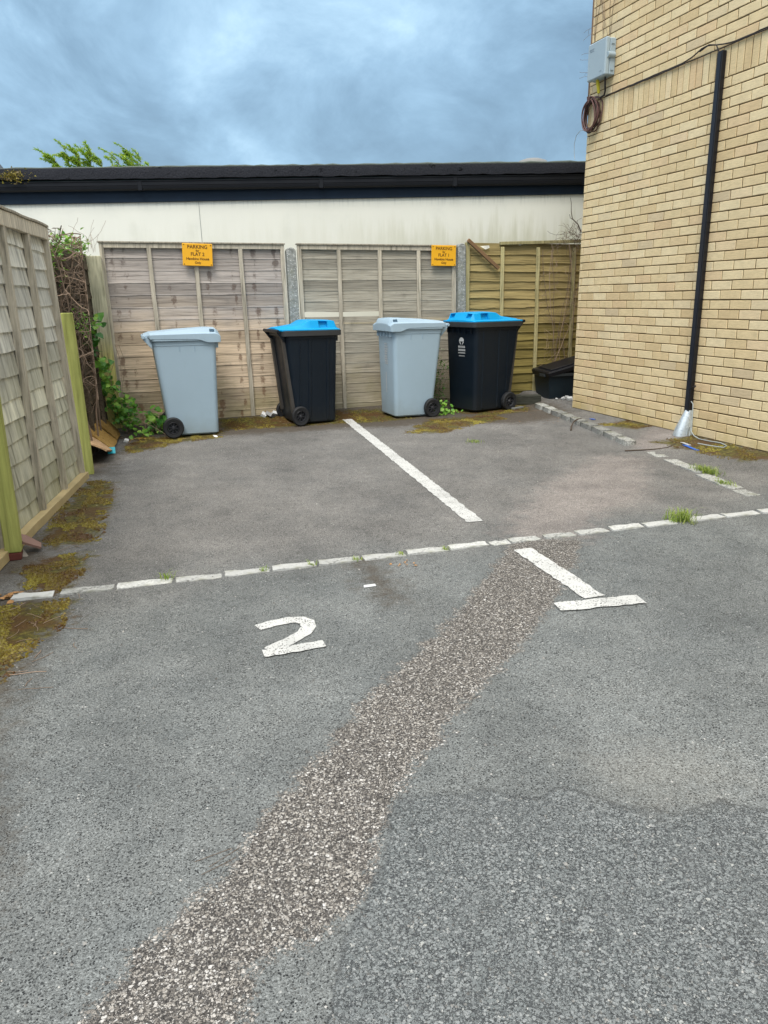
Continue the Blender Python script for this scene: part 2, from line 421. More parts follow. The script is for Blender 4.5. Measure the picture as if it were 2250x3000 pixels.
M['yel_tag'] = plain('yellow_gland', (.62, .52, .03), .5)
M['litter_w'] = plain('white_litter', (.68, .69, .68), .6, tint=True)
M['blue_l'] = plain('blue_plastic_strip', (.015, .11, .50), .4)
M['turq'] = plain('turquoise_plastic', (.0, .36, .45), .4)
M['terra'] = plain('red_brown_tile', (.23, .135, .105), .85, var=.2)
M['redbrick'] = plain('dark_red_brick', (.11, .03, .022), .9, var=.3)
M['stone_l'] = plain('loose_stone', (.27, .26, .24), .9, var=.2, tint=True)
M['twig'] = plain('dry_bramble_stem', (.19, .135, .095), .85, var=.3, tint=True)
M['deadleaf'] = plain('dead_leaf', (.28, .15, .06), .8, var=.3, tint=True)
M['ivy'] = leafmat('ivy_leaf', [(.015, .075, .018), (.05, .19, .03), (.13, .34, .045), (.32, .52, .08)])
M['weed'] = leafmat('weed_leaf', [(.03, .085, .02), (.08, .18, .035), (.18, .32, .06)])
M['grass'] = leafmat('grass_blade', [(.12, .2, .03), (.26, .36, .06), (.42, .46, .12)], .3)
M['willow'] = leafmat('willow_leaf', [(.09, .22, .035), (.22, .40, .045), (.42, .58, .055), (.58, .66, .09)], .5)
M['moss'] = leafmat('moss_tuft', [(.075, .03, .006), (.11, .07, .009), (.17, .125, .013), (.25, .21, .025)], .1)
M['bark'] = plain('tree_bark', (.12, .1, .07), .9, var=.3, bscale=12, bstr=.6)
M['ivory'] = plain('ivory_wall_paint', (.62, .60, .54), .8)

# ---------------------------------------------------------------- polygons on the ground (site metres)
BAND = [(-.32,1.0),(-.201,1.262),(-.056,1.429),(.100,1.542),(.223,1.723),(.458,1.968),(.686,2.230),(.855,2.376),(1.135,2.651),(1.471,3.010),(1.724,3.322),(1.934,3.518),(2.235,3.381),(1.988,3.054),(1.623,2.650),(1.242,2.296),(.912,2.011),(.696,1.799),(.616,1.715),(.531,1.604),(.462,1.469),(.416,1.377),(.366,1.338),(.318,1.315),(.228,1.297),(.136,1.270),(.099,1.151),(.05,1.0)]
COARSE = [(.15,.6),(.237,1.100),(.350,1.303),(.468,1.451),(.583,1.680),(.709,1.644),(.859,1.599),(.915,1.535),(1.025,1.556),(1.117,1.437),(1.214,1.360),(1.365,1.351),(1.452,1.287),(2.2,1.2),(2.2,.3),(.15,.3)]
PINK = [(1.912,3.665),(2.344,4.162),(2.753,4.577),(3.157,4.864),(3.540,5.136),(3.769,4.917),(3.259,4.180),(3.003,3.907),(2.609,3.746),(2.250,3.374),(1.938,3.473)]
PINK2 = [(4.455,5.809),(4.800,5.894),(4.588,5.472),(4.305,5.152),(3.963,5.118),(3.965,5.336)]
LIGHT = [(1.105,1.663),(1.369,1.659),(1.503,1.506),(1.458,1.387),(1.232,1.382),(1.128,1.473)]
MOSS = [[(-.535,4.692),(-.458,5.315),(-.340,6.119),(-.155,6.027),(-.167,5.369),(-.261,4.473),(-.457,4.471)],
 [(-.592,4.160),(-.445,4.293),(-.279,4.260),(-.310,3.889),(-.423,3.673),(-.536,3.818)],
 [(-.72,3.613),(-.511,3.562),(-.335,3.545),(-.342,3.325),(-.469,3.134),(-.559,2.8),(-.75,2.8)],
 [(-.058,7.509),(.078,7.975),(.425,7.83),(.901,7.964),(.808,7.570),(.449,7.494),(.183,7.255),(-.042,7.138)],
 [(2.538,6.888),(3.047,7.556),(3.387,7.45),(3.75,7.5),(3.719,7.158),(3.206,6.960),(2.851,6.712)],
 [(4.25,6.25),(4.62,6.3),(4.62,5.9),(4.4,5.9)],[(4.2,5.35),(4.62,5.4),(4.62,4.3),(4.3,4.45)],
 [(.9,8.42),(1.6,8.35),(2.7,8.3),(2.95,7.7),(2.5,7.65),(1.9,7.8),(.95,7.95)], [(3.3,8.1),(4.4,8.0),(4.2,7.5),(3.7,7.45)]]
SOIL = [[(-.658,4.562),(-.504,4.777),(-.466,4.431),(-.542,4.100),(-.639,3.998),(-.75,4.017),(-.75,4.294)],
 [(-.3,8.0),(-.052,8.195),(-.05,8.7),(4.6,8.7),(4.6,7.5),(4.364,6.951),(3.732,6.8),(3.224,7.2),(2.589,7.25),(2.134,7.45),(1.397,7.531),(.850,7.6)],
 [(-.75,3.739),(-.425,3.706),(-.326,3.371),(-.429,3.072),(-.52,2.4),(-.46,1.9),(-.42,1.6),(-.8,1.6),(-.8,2.4)],[(1.02,3.55),(1.09,3.55),(1.085,3.1),(1.04,2.95),(1.0,3.05)],[(-.5,6.3),(-.2,6.3),(-.1,7.2),(-.5,7.4)]]
def pdist(p, poly):
    x, y = p; ins = False; d = 9e9; n = len(poly)
    for i in range(n):
        x1, y1 = poly[i]; x2, y2 = poly[(i + 1) % n]
        if (y1 > y) != (y2 > y) and x < (x2 - x1) * (y - y1) / (y2 - y1) + x1: ins = not ins
        dx, dy = x2 - x1, y2 - y1
        t = max(0, min(1, ((x - x1) * dx + (y - y1) * dy) / (dx * dx + dy * dy + 1e-12)))
        d = min(d, math.hypot(x - x1 - t * dx, y - y1 - t * dy))
    return d if ins else -d
def soft(p, poly, w):
    x0 = min(q[0] for q in poly) - w; x1 = max(q[0] for q in poly) + w
    y0 = min(q[1] for q in poly) - w; y1 = max(q[1] for q in poly) + w
    if not (x0 < p[0] < x1 and y0 < p[1] < y1): return 0.
    return max(0., min(1., .5 + .5 * pdist(p, poly) / w))

def build_ground():
    def axis(a, b, st, far):
        v = []; x = a
        while x <= b + 1e-6: v.append(x); x += st
        lo = [a - k for k in (.15, .5, 1.5, 4, 10, 30, 80)][::-1]; hi = [v[-1] + k for k in (.15, .5, 1.5, 4, 10, 30, 80)]
        return lo + v + hi
    xs = axis(-1.3, 4.65, .03, 80); ys = axis(.5, 8.7, .03, 80)
    V = []; Z = []; Dd = []
    for y in ys:
        for x in xs:
            cx = max(-6, min(9, x)); V.append((x, y, gz(cx, min(y, 8.6))))
            p = (x, y)
            Z += [soft(p, BAND, .06), soft(p, COARSE, .04), max(soft(p, PINK, .22), soft(p, PINK2, .1)), 1]
            Dd += [max(soft(p, q, .13) for q in MOSS), max(soft(p, q, .2) for q in SOIL), soft(p, LIGHT, .15), 1]
    nx = len(xs)
    F = [(j * nx + i, j * nx + i + 1, (j + 1) * nx + i + 1, (j + 1) * nx + i) for j in range(len(ys) - 1) for i in range(nx - 1)]
    m = bpy.data.meshes.new('ground'); m.from_pydata(V, [], F)
    for nm, d in (('zone', Z), ('dirt', Dd)):
        a = m.color_attributes.new(nm, 'FLOAT_COLOR', 'POINT'); a.data.foreach_set('color', d)
    m.polygons.foreach_set('use_smooth', [True] * len(F))
    m.materials.append(M['asphalt'])
    o = bpy.data.objects.new('ground', m); COL.objects.link(o); o['kind'] = 'structure'
build_ground()

# ---------------------------------------------------------------- painted markings
def ribbon(mb, pts, w, rough=.006, lift=.004, seg=.03):
    P = []
    for (a, b) in zip(pts[:-1], pts[1:]):
        a = Vector(a); b = Vector(b); k = max(1, int((b - a).length / seg))
        for i in range(k): P.append(a.lerp(b, i / k))
    P.append(Vector(pts[-1]))
    V = []; F = []
    for i, p in enumerate(P):
        t = (P[min(i + 1, len(P) - 1)] - P[max(i - 1, 0)]).normalized(); q = Vector((-t.y, t.x))
        for s in (-1, 1):
            e = p + q * s * (w / 2 + rnd.uniform(-rough, rough)); V.append((e.x, e.y, gz(e.x, e.y) + lift))
    for i in range(len(P) - 1): F.append((2 * i, 2 * i + 1, 2 * i + 3, 2 * i + 2))
    mb.add(V, F)
mb = MB(); ribbon(mb, [(2.245, 7.985), (2.06, 6.0), (1.862, 3.907)], .1)
tag(mb.build('bay_line', M['paint'], loc=(2.06, 6, gz(2.06, 6))), 'long straight white painted line dividing the two parking bays between the bins', 'road marking')
mb = MB(); ribbon(mb, [(1.872, 3.36), (1.845, 2.66)], .098); 
mb2 = MB(); ribbon(mb2, [(1.638, 2.625), (2.01, 2.56)], .09, lift=.0065)
tm = empty('bay_end_mark', (1.85, 2.7, gz(1.85, 2.7)), 'white painted upside-down T mark where the bay line ends on the open asphalt', 'road marking')
mb.build('stem_line', M['paint'], tm); mb2.build('cross_bar', M['paint'], tm)
mb = MB(); ribbon(mb, [(.419,2.917),(.492,2.936),(.560,2.940),(.600,2.924),(.622,2.89),(.618,2.845),(.585,2.795),(.525,2.747),(.425,2.69)], .062, .003, seg=.015)
ribbon(mb, [(.399, 2.667), (.519, 2.665), (.637, 2.665)], .062, .003, lift=.0055, seg=.015)
tag(mb.build('bay_number', M['paint'], loc=(.5, 2.8, gz(.5, 2.8))), 'white painted number 2 on the grey asphalt in front of the sett row', 'road marking')

# ---------------------------------------------------------------- granite setts
def sett(x, y, ang, L, W, top, paintv, name_label, group):
    Mx = Matrix.Translation((x, y, gz(x, y))) @ Matrix.Rotation(ang, 4, 'Z')
    mb = MB(); nx, ny = 7, 4; V = []; F = []; h0 = rnd.uniform(-.002, .003)
    for j in range(ny + 1):
        for i in range(nx + 1):
            u = i / nx * 2 - 1; v = j / ny * 2 - 1
            ex = max(abs(u), abs(v)); r = 1 - .06 * (abs(u * v)) ** 3
            uu = max(-.97, min(.97, u * 1.36)) if ex < .99 else u; vv = max(-.94, min(.94, v * 1.85)) if ex < .99 else v
            px = uu * L / 2 * r + rnd.uniform(-.004, .004); py = vv * W / 2 * r + rnd.uniform(-.004, .004)
            pz = -.04 if ex > .99 else top + h0 + rnd.uniform(-.003, .003)
            V.append(Mx @ Vector((px, py, pz)))
    for j in range(ny):
        for i in range(nx): F.append((j * (nx + 1) + i, j * (nx + 1) + i + 1, (j + 1) * (nx + 1) + i + 1, (j + 1) * (nx + 1) + i))
    mb.add(V, F, (rnd.random(), paintv, 0), True)
    return tag(mb.build('granite_sett', M['granite'], loc=(x, y, gz(x, y)), sharp=1.2), name_label, 'sett', group)
g1 = 'white-painted setts in the row across the bays'
x = .10; 
def row_y(x): return 3.64 - .072 * x
segs = [(-.50, .19, 1.0, .012), (-.26, .24, .30, .004), (.0, .26, .45, .005)]
xx = .25
while xx < 1.85: segs.append((xx, .222, rnd.uniform(.38, .58), rnd.uniform(.003, .006))); xx += .232
segs += [(1.815, .11, .35, .002), (1.96, .17, .3, .0015), (2.16, .18, .3, .0015), (2.36, .19, .38, .002), (2.57, .2, .45, .004), (2.78, .2, .55, .006), (3.08, .22, .6, .007), (3.31, .23, .6, .007), (3.55, .23, .6, .006)]
for (sx, L, pv, tp) in segs:
    lab = 'worn whitish granite sett in the row running across the parking bays'
    if pv == 1.0: lab = 'brightest white-painted sett at the left end of the row, by dead leaves'
    sett(sx, row_y(sx) + rnd.uniform(-.006, .006), -.072 + rnd.uniform(-.03, .03), L, .074, max(.0045, tp * .8), pv, lab, None if pv == 1.0 else g1)
g2 = 'granite kerb setts in the slanting row beside the brick wall'
ky = 7.60
pos = []
while ky > 5.3: pos.append((ky, .235, .014 if ky > 6 else .008)); ky -= .265 if ky > 6 else .25
pos += [(4.98, .2, .004), (4.68, .22, .003), (4.44, .22, .006), (4.17, .22, .006), (3.96, .2, .005), (3.76, .16, .003)]
for (y, L, tp) in pos:
    kx = 3.681 + (y - 3.679) * .189 + (.03 if y < 5.2 and y > 4.4 else 0)
    sett(kx - .01, y, math.atan2(1, .189) + rnd.uniform(-.06, .06), L, .105, tp + (.03 if y > 5.2 else 0), .0, 'rough grey granite sett in the slanting kerb row beside the brick wall', g2)

# ---------------------------------------------------------------- brick building
WX, CY = 4.605, 7.292
def bricks(mb, k0, k1, length, face, flip=0, soldier=False, z_of=lambda k: (16 - k) * .075):
    """face(u, z, d) -> world point; d = depth out of wall"""
    j = .0041
    rows = range(k0, k1) if not soldier else [None]
    for k in rows:
        if soldier: z1, z0 = z_of(k0), z_of(k1); w, off = .075, .05
        else: z1, z0 = z_of(k), z_of(k + 1); w = .225; off = .05 if (k % 2 == 0) ^ flip else .165
        u = off - w
        while u < length:
            a, b = max(0, u) + (j if u > 0 else 0), min(length, u + w) - j
            rr = rnd.random(); c = (rr, rnd.random(), 0)
            if b - a > .01:
                d = rnd.uniform(-.0012, .0012); e = rnd.uniform(-.0012, .0012); ch = .003
                q = lambda: rnd.uniform(-.0009, .0009)
                A = (a + q(), z0 + j + e + q()); B = (b + q(), z0 + j + e + q()); Cc = (b + q(), z1 - j + e + q()); D = (a + q(), z1 - j + e + q())
                V = [face(p[0], p[1], -.02) for p in (A, B, Cc, D)] + [face(p[0], p[1], d - ch) for p in (A, B, Cc, D)]
                mx, mz = (a + b) / 2, (z0 + z1) / 2
                V += [face(p[0] + (ch if p[0] < mx else -ch), p[1] + (ch if p[1] < mz else -ch), d) for p in (A, B, Cc, D)]
                F = [(8, 9, 10, 11)]
                for i in range(4):
                    i2 = (i + 1) % 4
                    F += [(i, i2, 4 + i2, 4 + i), (4 + i, 4 + i2, 8 + i2, 8 + i)]
                mb.add(V, F, c)
            u += w
bb = empty('brick_building', (WX, CY, 0), 'tall buff brick building with a row of upright bricks high on its wall', 'building')
f_side = lambda u, z, d: (WX - d, CY - u, z)
f_back = lambda u, z, d: (WX + u, CY + d, z)
mb = MB(); bricks(mb, -21, 19, 8.6, f_side); bricks(mb, -70, -24, 8.6, f_side); bricks(mb, -70, 19, 2.2, f_back, 1)
mb.build('wall', M['brick'], bb)
mb = MB(); bricks(mb, -24, -21, 8.6, f_side, soldier=True); mb.build('soldier_course', M['brick'], bb)
mb = MB(); mb.box(WX + .0055, WX + 6, CY - 8.6, CY - .0055, -.2, 6.45); mb.build('mortar', M['mortar'], bb)

# ---------------------------------------------------------------- white building behind
PSI = .32111
cs, sn = math.cos(PSI), math.sin(PSI)
BD = 10.6
wb = empty('flat_roofed_building', (sn * BD, cs * BD, 0), 'long cream rendered building with black flat roof edge behind the fences', 'building', rz=-PSI, world=False)
# local x along wall, y away
def tlt(x): return .0035 * (x + 4.9)
def strip(mb, x0, x1, y0, y1, z0, z1, k0=1., k1=1., col=(.5, .5, .5), nseg=1):
    V = []; F = []
    for i in range(nseg + 1):
        x = x0 + (x1 - x0) * i / nseg
        for (y, z, k) in ((y0, z0, k0), (y1, z0, k0), (y1, z1, k1), (y0, z1, k1)): V.append((x, y, z + tlt(x) * k))
    for i in range(nseg):
        for a in range(4): F.append((i * 4 + a, i * 4 + (a + 1) % 4, i * 4 + 4 + (a + 1) % 4, i * 4 + 4 + a))
    F += [(3, 2, 1, 0), tuple(nseg * 4 + a for a in range(4))]
    mb.add(V, F, col)
X0, X1 = -9, 7
mb = MB(); mb.box(X0, X1, 0, 7, -.4, 2.60); mb.build('wall', M['render'], wb)
mb = MB(); strip(mb, X0, X1, -.03, -.002, 2.385, 2.655, 2.0, 0); mb.build('fascia', M['navy'], wb, bevel=.004)
mb = MB(); strip(mb, X0, X1 , -.045, -.005, 2.655, 2.672, 0, 0); mb.build('trim', M['green_trim'], wb)
# gutter : moulded profile
prof = [(-.032, 2.63), (-.032, 2.56), (-.05, 2.53), (-.085, 2.525), (-.112, 2.545), (-.118, 2.575), (-.113, 2.58), (-.118, 2.585), (-.118, 2.625), (-.126, 2.63), (-.126, 2.642), (-.11, 2.642), (-.11, 2.6), (-.05, 2.57)]
mb = MB(); n = len(prof); V = []; F = []
for x in (X0, X1): V += [(x, y, z + tlt(x) * .7) for (y, z) in prof]
for i in range(n - 1): F.append((i, i + 1, n + i + 1, n + i))
mb.add(V, F); gut = mb.build('gutter', M['gutter'], wb)
for gx in (-3.05, -.75, .95, 2.6):
    mb = MB(); mb.box(gx - .03, gx + .03, -.123, -.03, 2.522, 2.640, M=Matrix.Translation((0, 0, tlt(gx) * .7)), ch=.006); mb.build('gutter_joint', M['gutter'], gut)
mb = MB(); nsg = 160; V = []; F = []
for i in range(nsg + 1):
    x = X0 + (X1 - X0) * i / nsg; w1, w2, w3 = [rnd.uniform(-.006, .006) for _ in range(3)]
    V += [(x, -.05, 2.664 + tlt(x) * .5 ), (x, -.145 + w1, 2.662 + w2 + tlt(x) * .5), (x, -.15 + w1, 2.74), (x, -.142 + w3, 2.795 + w3 + tlt(x) * .4), (x, -.10, 2.812 + w3 + tlt(x) * .4), (x, .3, 2.80 + tlt(x) * .4), (x, 7.1, 2.76), (x, 7.1, 2.6)]
for i in range(nsg):
    for a in range(7): F.append((i * 8 + a, i * 8 + a + 1, i * 8 + 9 + a, i * 8 + 8 + a))
mb.add(V, F, (.5, .5, .5), True); mb.build('roof_edge', M['felt'], wb)
mb = MB(); V = []; F = []
pts = [(-2.345, 2.40), (-2.343, 2.2), (-2.338, 2.0), (-2.332, 1.7), (-2.33, 1.3), (-2.32, .8)]
for (x, z) in pts: V += [(x - .004, -.003, z), (x + .003, -.003, z)]
for i in range(len(pts) - 1): F.append((2 * i, 2 * i + 1, 2 * i + 3, 2 * i + 2))
mb.add(V, F); mb.build('crack', plain('crack_line', (.3, .31, .29), .9), wb)
mb = MB(); mb.lathe([(0.24, 2.70), (.24, 3.0), (.2, 3.06), (.11, 3.09), (.0, 3.095)], 20, 'z', (2.2, 1.4, .0)); mb.build('roof_dome', plain('dome_plastic', (.2, .2, .19), .5), wb)
# moss clump on the roof edge
def world_wb(x, y, z): return Vector((sn * BD + x * cs + y * sn, cs * BD - x * sn + y * cs, z))
mb = MB()
for i in range(420):
    u = rnd.gauss(0, .085); p = world_wb(-4.63 + u, -.155 - rnd.random() * .035, 2.705 + rnd.gauss(.01, .035) - abs(u) * .1)
    s = rnd.uniform(.010, .022); a = [Vector((rnd.uniform(-1, 1), rnd.uniform(-1, .3), rnd.uniform(-1, 1))) * s for _ in range(3)]
    mb.add([p + q for q in a], [(0, 1, 2)], (rnd.uniform(.4, 1), 0, 0))
tag(mb.build('moss_clump', M['moss'], loc=world_wb(-4.63, -.15, 2.7)), 'yellow-green moss clump hanging on the black roof edge at far left', 'moss')

# ---------------------------------------------------------------- fence panels
def boards(mb, x0, x1, z0, z1, n, out, wav=.004, lip=.014, seed=0, knots=(), irregular=.0, step=.03, missing=(), shear=0.0, jump=0.0, edge=.45, hf=.55):
    """lapped horizontal boards; out(x, z, d) -> world point (d towards the viewer)"""
    r = random.Random(seed); H = z1 - z0
    edges = [z0 + H * i / n + (r.uniform(-irregular, irregular) if 0 < i < n else 0) for i in range(n + 1)]
    for i in range(n):
        if i in missing: continue
        nx = max(2, int((x1 - x0) / step)); c0 = r.random(); V = []; C = []; F = []
        ph = r.uniform(0, 50); sl = r.uniform(-1, 1) * wav
        kj = [(k + r.gauss(0, .012), r.uniform(.5, 1.15), r.uniform(.02, .042)) for k in knots if r.random() < .9]
        for a in range(nx + 1):
            x = x0 + (x1 - x0) * a / nx
            w = wav * (mn.noise(Vector((x * 2.6, ph, 0))) * 1.4 + hf * mn.noise(Vector((x * 8, ph, 3)))) + sl * (a / nx - .5) * 2
            cup = .35 * lip * mn.noise(Vector((x * 3.1, ph, 9)))
            if jump: w += jump * (mn.noise(Vector((x * 1.7, ph, 21))) > .18)
            zb = edges[i] + w; zt = edges[i + 1] + .018
            kb = 0
            for (kx, ka, kw) in kj: kb = max(kb, ka * math.exp(-((x - kx) / kw) ** 2))
            zh = zb + (zt - zb) * .16
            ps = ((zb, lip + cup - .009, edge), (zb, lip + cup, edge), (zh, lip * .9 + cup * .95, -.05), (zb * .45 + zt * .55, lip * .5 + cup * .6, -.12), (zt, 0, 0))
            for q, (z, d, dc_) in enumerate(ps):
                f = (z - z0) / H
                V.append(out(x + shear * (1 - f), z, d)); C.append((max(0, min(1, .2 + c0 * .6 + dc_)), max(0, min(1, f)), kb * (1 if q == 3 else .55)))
        for a in range(nx):
            for q in range(4): F.append((a * 5 + q, a * 5 + 5 + q, a * 5 + 6 + q, a * 5 + 1 + q))
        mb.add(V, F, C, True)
FY = 8.47
def back_fence(x0, x1, z0, z1, n, battens, mats, label, seed, shear, wav, lip, knots=(), missing=(), irregular=.004, top=True, jump=0, drop=None):
    e = empty('lap_fence', ((x0 + x1) / 2, FY, gz((x0 + x1) / 2, FY)), label, 'fence panel', 'lapped timber fence panels behind the bins')
    out = lambda x, z, d: (x, FY - d, z)
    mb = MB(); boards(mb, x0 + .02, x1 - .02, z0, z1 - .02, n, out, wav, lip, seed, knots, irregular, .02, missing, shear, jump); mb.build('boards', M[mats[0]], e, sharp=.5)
    r = random.Random(seed + 5)
    def post(xa, w, d0, d1, za, zb, name, tilt=0):
        mb = MB(); c = (r.uniform(.25, .85), .5, 0); k = 8; V = []; C = []; F = []
        for i in range(k + 1):
            f = i / k; z = za + (zb - za) * f; fx = (z - z0) / (z1 - z0)
            xc = xa + shear * (1 - fx) + tilt * (f - .5) + r.uniform(-.002, .002)
            V += [(xc - w / 2, FY - d1, z), (xc + w / 2, FY - d1, z), (xc + w / 2, FY - d0, z), (xc - w / 2, FY - d0, z)]; C += [(c[0], f, 0)] * 4
        for i in range(k):
            for a in range(4): F.append((i * 4 + a, i * 4 + (a + 1) % 4, i * 4 + 4 + (a + 1) % 4, i * 4 + 4 + a))
        F += [(3, 2, 1, 0), tuple(k * 4 + a for a in range(4))]
        mb.add(V, F, C); return mb.build(name, M[mats[1]], e, bevel=.003)
    for b in battens: post(b, .042, lip + .004, lip + .026, z0 - .01, z1 - .045, 'batten')
    post(x0 + .02, .042, .0, lip + .028, z0 - .03, z1, 'stile'); post(x1 - .02, .042, .0, lip + .028, z0 - .03, z1, 'stile')
    if top:
        mb = MB(); mb.box(x0 + .042, x1 - .042, FY - lip - .026, FY - .002, z1 - .045, z1 - .002, (.55, .6, 0)); mb.build('top_rail', M[mats[1]], e, bevel=.003)
        mb = MB(); mb.box(x0 - .01, x1 + .01, FY - lip - .04, FY + .02, z1 + .001, z1 + .017, (.05, .6, 0)); mb.build('capping', M[mats[1]], e, bevel=.003)
    return e
back_fence(-.12, 1.725, -.11, 1.725, 15, (.348, .80, 1.262), ('w_grey', 'w_batten'), 'grey-brown knotty fence panel behind the leftmost pale grey bin', 3, .045, .005, .006, (-.02, .10, .53, .93, 1.17, 1.40, 1.62))
back_fence(1.868, 3.70, -.09, 1.727, 16, (2.324, 2.789, 3.248), ('w_mid', 'w_batten'), 'dull grey fence panel between two concrete posts with one board missing', 8, .032, .0035, .005, (), ())
fp2 = [o for o in bpy.data.objects if o.name.startswith('lap_fence')][-1]
bd2 = [c for c in fp2.children if c.name.startswith('boards')][0]
# rebuild this panel's boards with the missing length
bpy.data.objects.remove(bd2)
out2 = lambda x, z, d: (x, FY - d, z)
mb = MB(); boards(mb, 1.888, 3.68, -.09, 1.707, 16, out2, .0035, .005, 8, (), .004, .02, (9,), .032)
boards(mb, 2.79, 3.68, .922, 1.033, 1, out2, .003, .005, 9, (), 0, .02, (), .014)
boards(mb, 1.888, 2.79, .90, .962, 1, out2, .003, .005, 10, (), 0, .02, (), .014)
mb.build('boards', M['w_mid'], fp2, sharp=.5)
f3 = back_fence(3.825, 5.62, -.03, 1.775, 18, (4.288, 4.754, 5.24), ('w_olive', 'w_batten_o'), 'olive lapped fence panel with broken top rail beside the brick wall', 21, .02, .008, .02, (), (), .006, top=False, jump=-.006)
mb = MB()
for (xa, xb, za, zb) in ((4.26, 4.75, 1.752, 1.768), (4.75, 5.6, 1.768, 1.80)):
    mb.box(0, math.hypot(xb - xa, zb - za), -.02, .028, 0, .035, (.3, .6, 0), Matrix.Translation((xa, FY - .03, za)) @ Matrix.Rotation(-math.atan2(zb - za, xb - xa), 4, 'Y'))
mb.build('top_rail', M['w_batten_o'], f3, bevel=.003)
mb = MB(); mb.box(0, .50, -.016, .016, -.02, .02, (.15, .3, 0), Matrix.Translation((3.835, FY - .062, 1.80)) @ Matrix.Rotation(math.radians(38), 4, 'Y'), ch=.003)
mb.build('broken_rail', plain('broken_rail_wood', (.2, .115, .055), .85, var=.3), f3)
for (x, z, w, h) in ((4.5, 1.762, .1, .03), (4.06, 1.72, .12, .05)):
    mb = MB(); mb.add([(x - w / 2, FY - .035, z + h * .3), (x + w * .1, FY - .035, z - h * .4), (x + w / 2, FY - .035, z), (x + w * .45, FY - .035, z + h * .5)], [(0, 1, 2, 3)], (.9, .6, 0))
    mb.build('split_edge', M['w_pale'], f3)

def round_post(x0, x1, z1, name, label, group):
    xc = (x0 + x1) / 2; w = (x1 - x0) / 2; y0, y1 = FY - .055, FY + .04; base = gz(xc, FY) - .05
    mb = MB(); V = []; F = []; n = 10
    prof = [(-w * 1.0, base), (w * 1.0, base)]
    arc = [(w * math.cos(PI * k / n), z1 - w * .9 + w * .9 * math.sin(PI * k / n)) for k in range(n + 1)]
    ring = [(-w, base), (w, base)] + arc
    ring = [(w, base)] + arc + [(-w, base)]
    m = len(ring)
    for y in (y0, y1): V += [(xc + px + .035 * (1 - (pz - base) / (z1 - base)), y, pz) for (px, pz) in ring]
    F = [tuple(range(m - 1, -1, -1)), tuple(range(m, 2 * m))] + [(i, (i + 1) % m, m + (i + 1) % m, m + i) for i in range(m)]
    mb.add(V, F)
    return tag(mb.build(name, M['concrete'], loc=(xc, FY, gz(xc, FY)), bevel=.008), label, 'fence post', group)
round_post(1.745, 1.848, 1.70, 'concrete_post', 'pebbly round-topped concrete post between the grey-brown panel and the dull grey panel', 'concrete posts of the back fence')
round_post(3.722, 3.815, 1.765, 'concrete_post', 'round-topped concrete post left of the olive fence panel, behind the right blue-lidded bin', 'concrete posts of the back fence')

def timber_post(pts, w, d, mat, name, label, cap=True, parts=None):
    """pts: list of (x,y,z) centre line"""
    mb = MB(); V = []; F = []; C = []; k = len(pts)
    for i, p in enumerate(pts):
        for (sx, sy) in ((-1, -1), (1, -1), (1, 1), (-1, 1)):
            V.append((p[0] + sx * w / 2, p[1] + sy * d / 2, p[2])); C.append((.5, i / (k - 1), 0))
    for i in range(k - 1):
        for a in range(4): F.append((i * 4 + a, i * 4 + (a + 1) % 4, i * 4 + 4 + (a + 1) % 4, i * 4 + 4 + a))
    F += [(3, 2, 1, 0), tuple((k - 1) * 4 + a for a in range(4))]
    mb.add(V, F, C)
    return tag(mb.build(name, mat, loc=pts[0], bevel=.006), label, 'fence post')
timber_post([(-.130, 8.40, -.2), (-.15, 8.40, .5), (-.168, 8.40, 1.2), (-.18, 8.40, 1.60)], .14, .09, M['w_cream'], 'timber_post', 'yellowish lichen-covered timber post at the left end of the knotty panel')

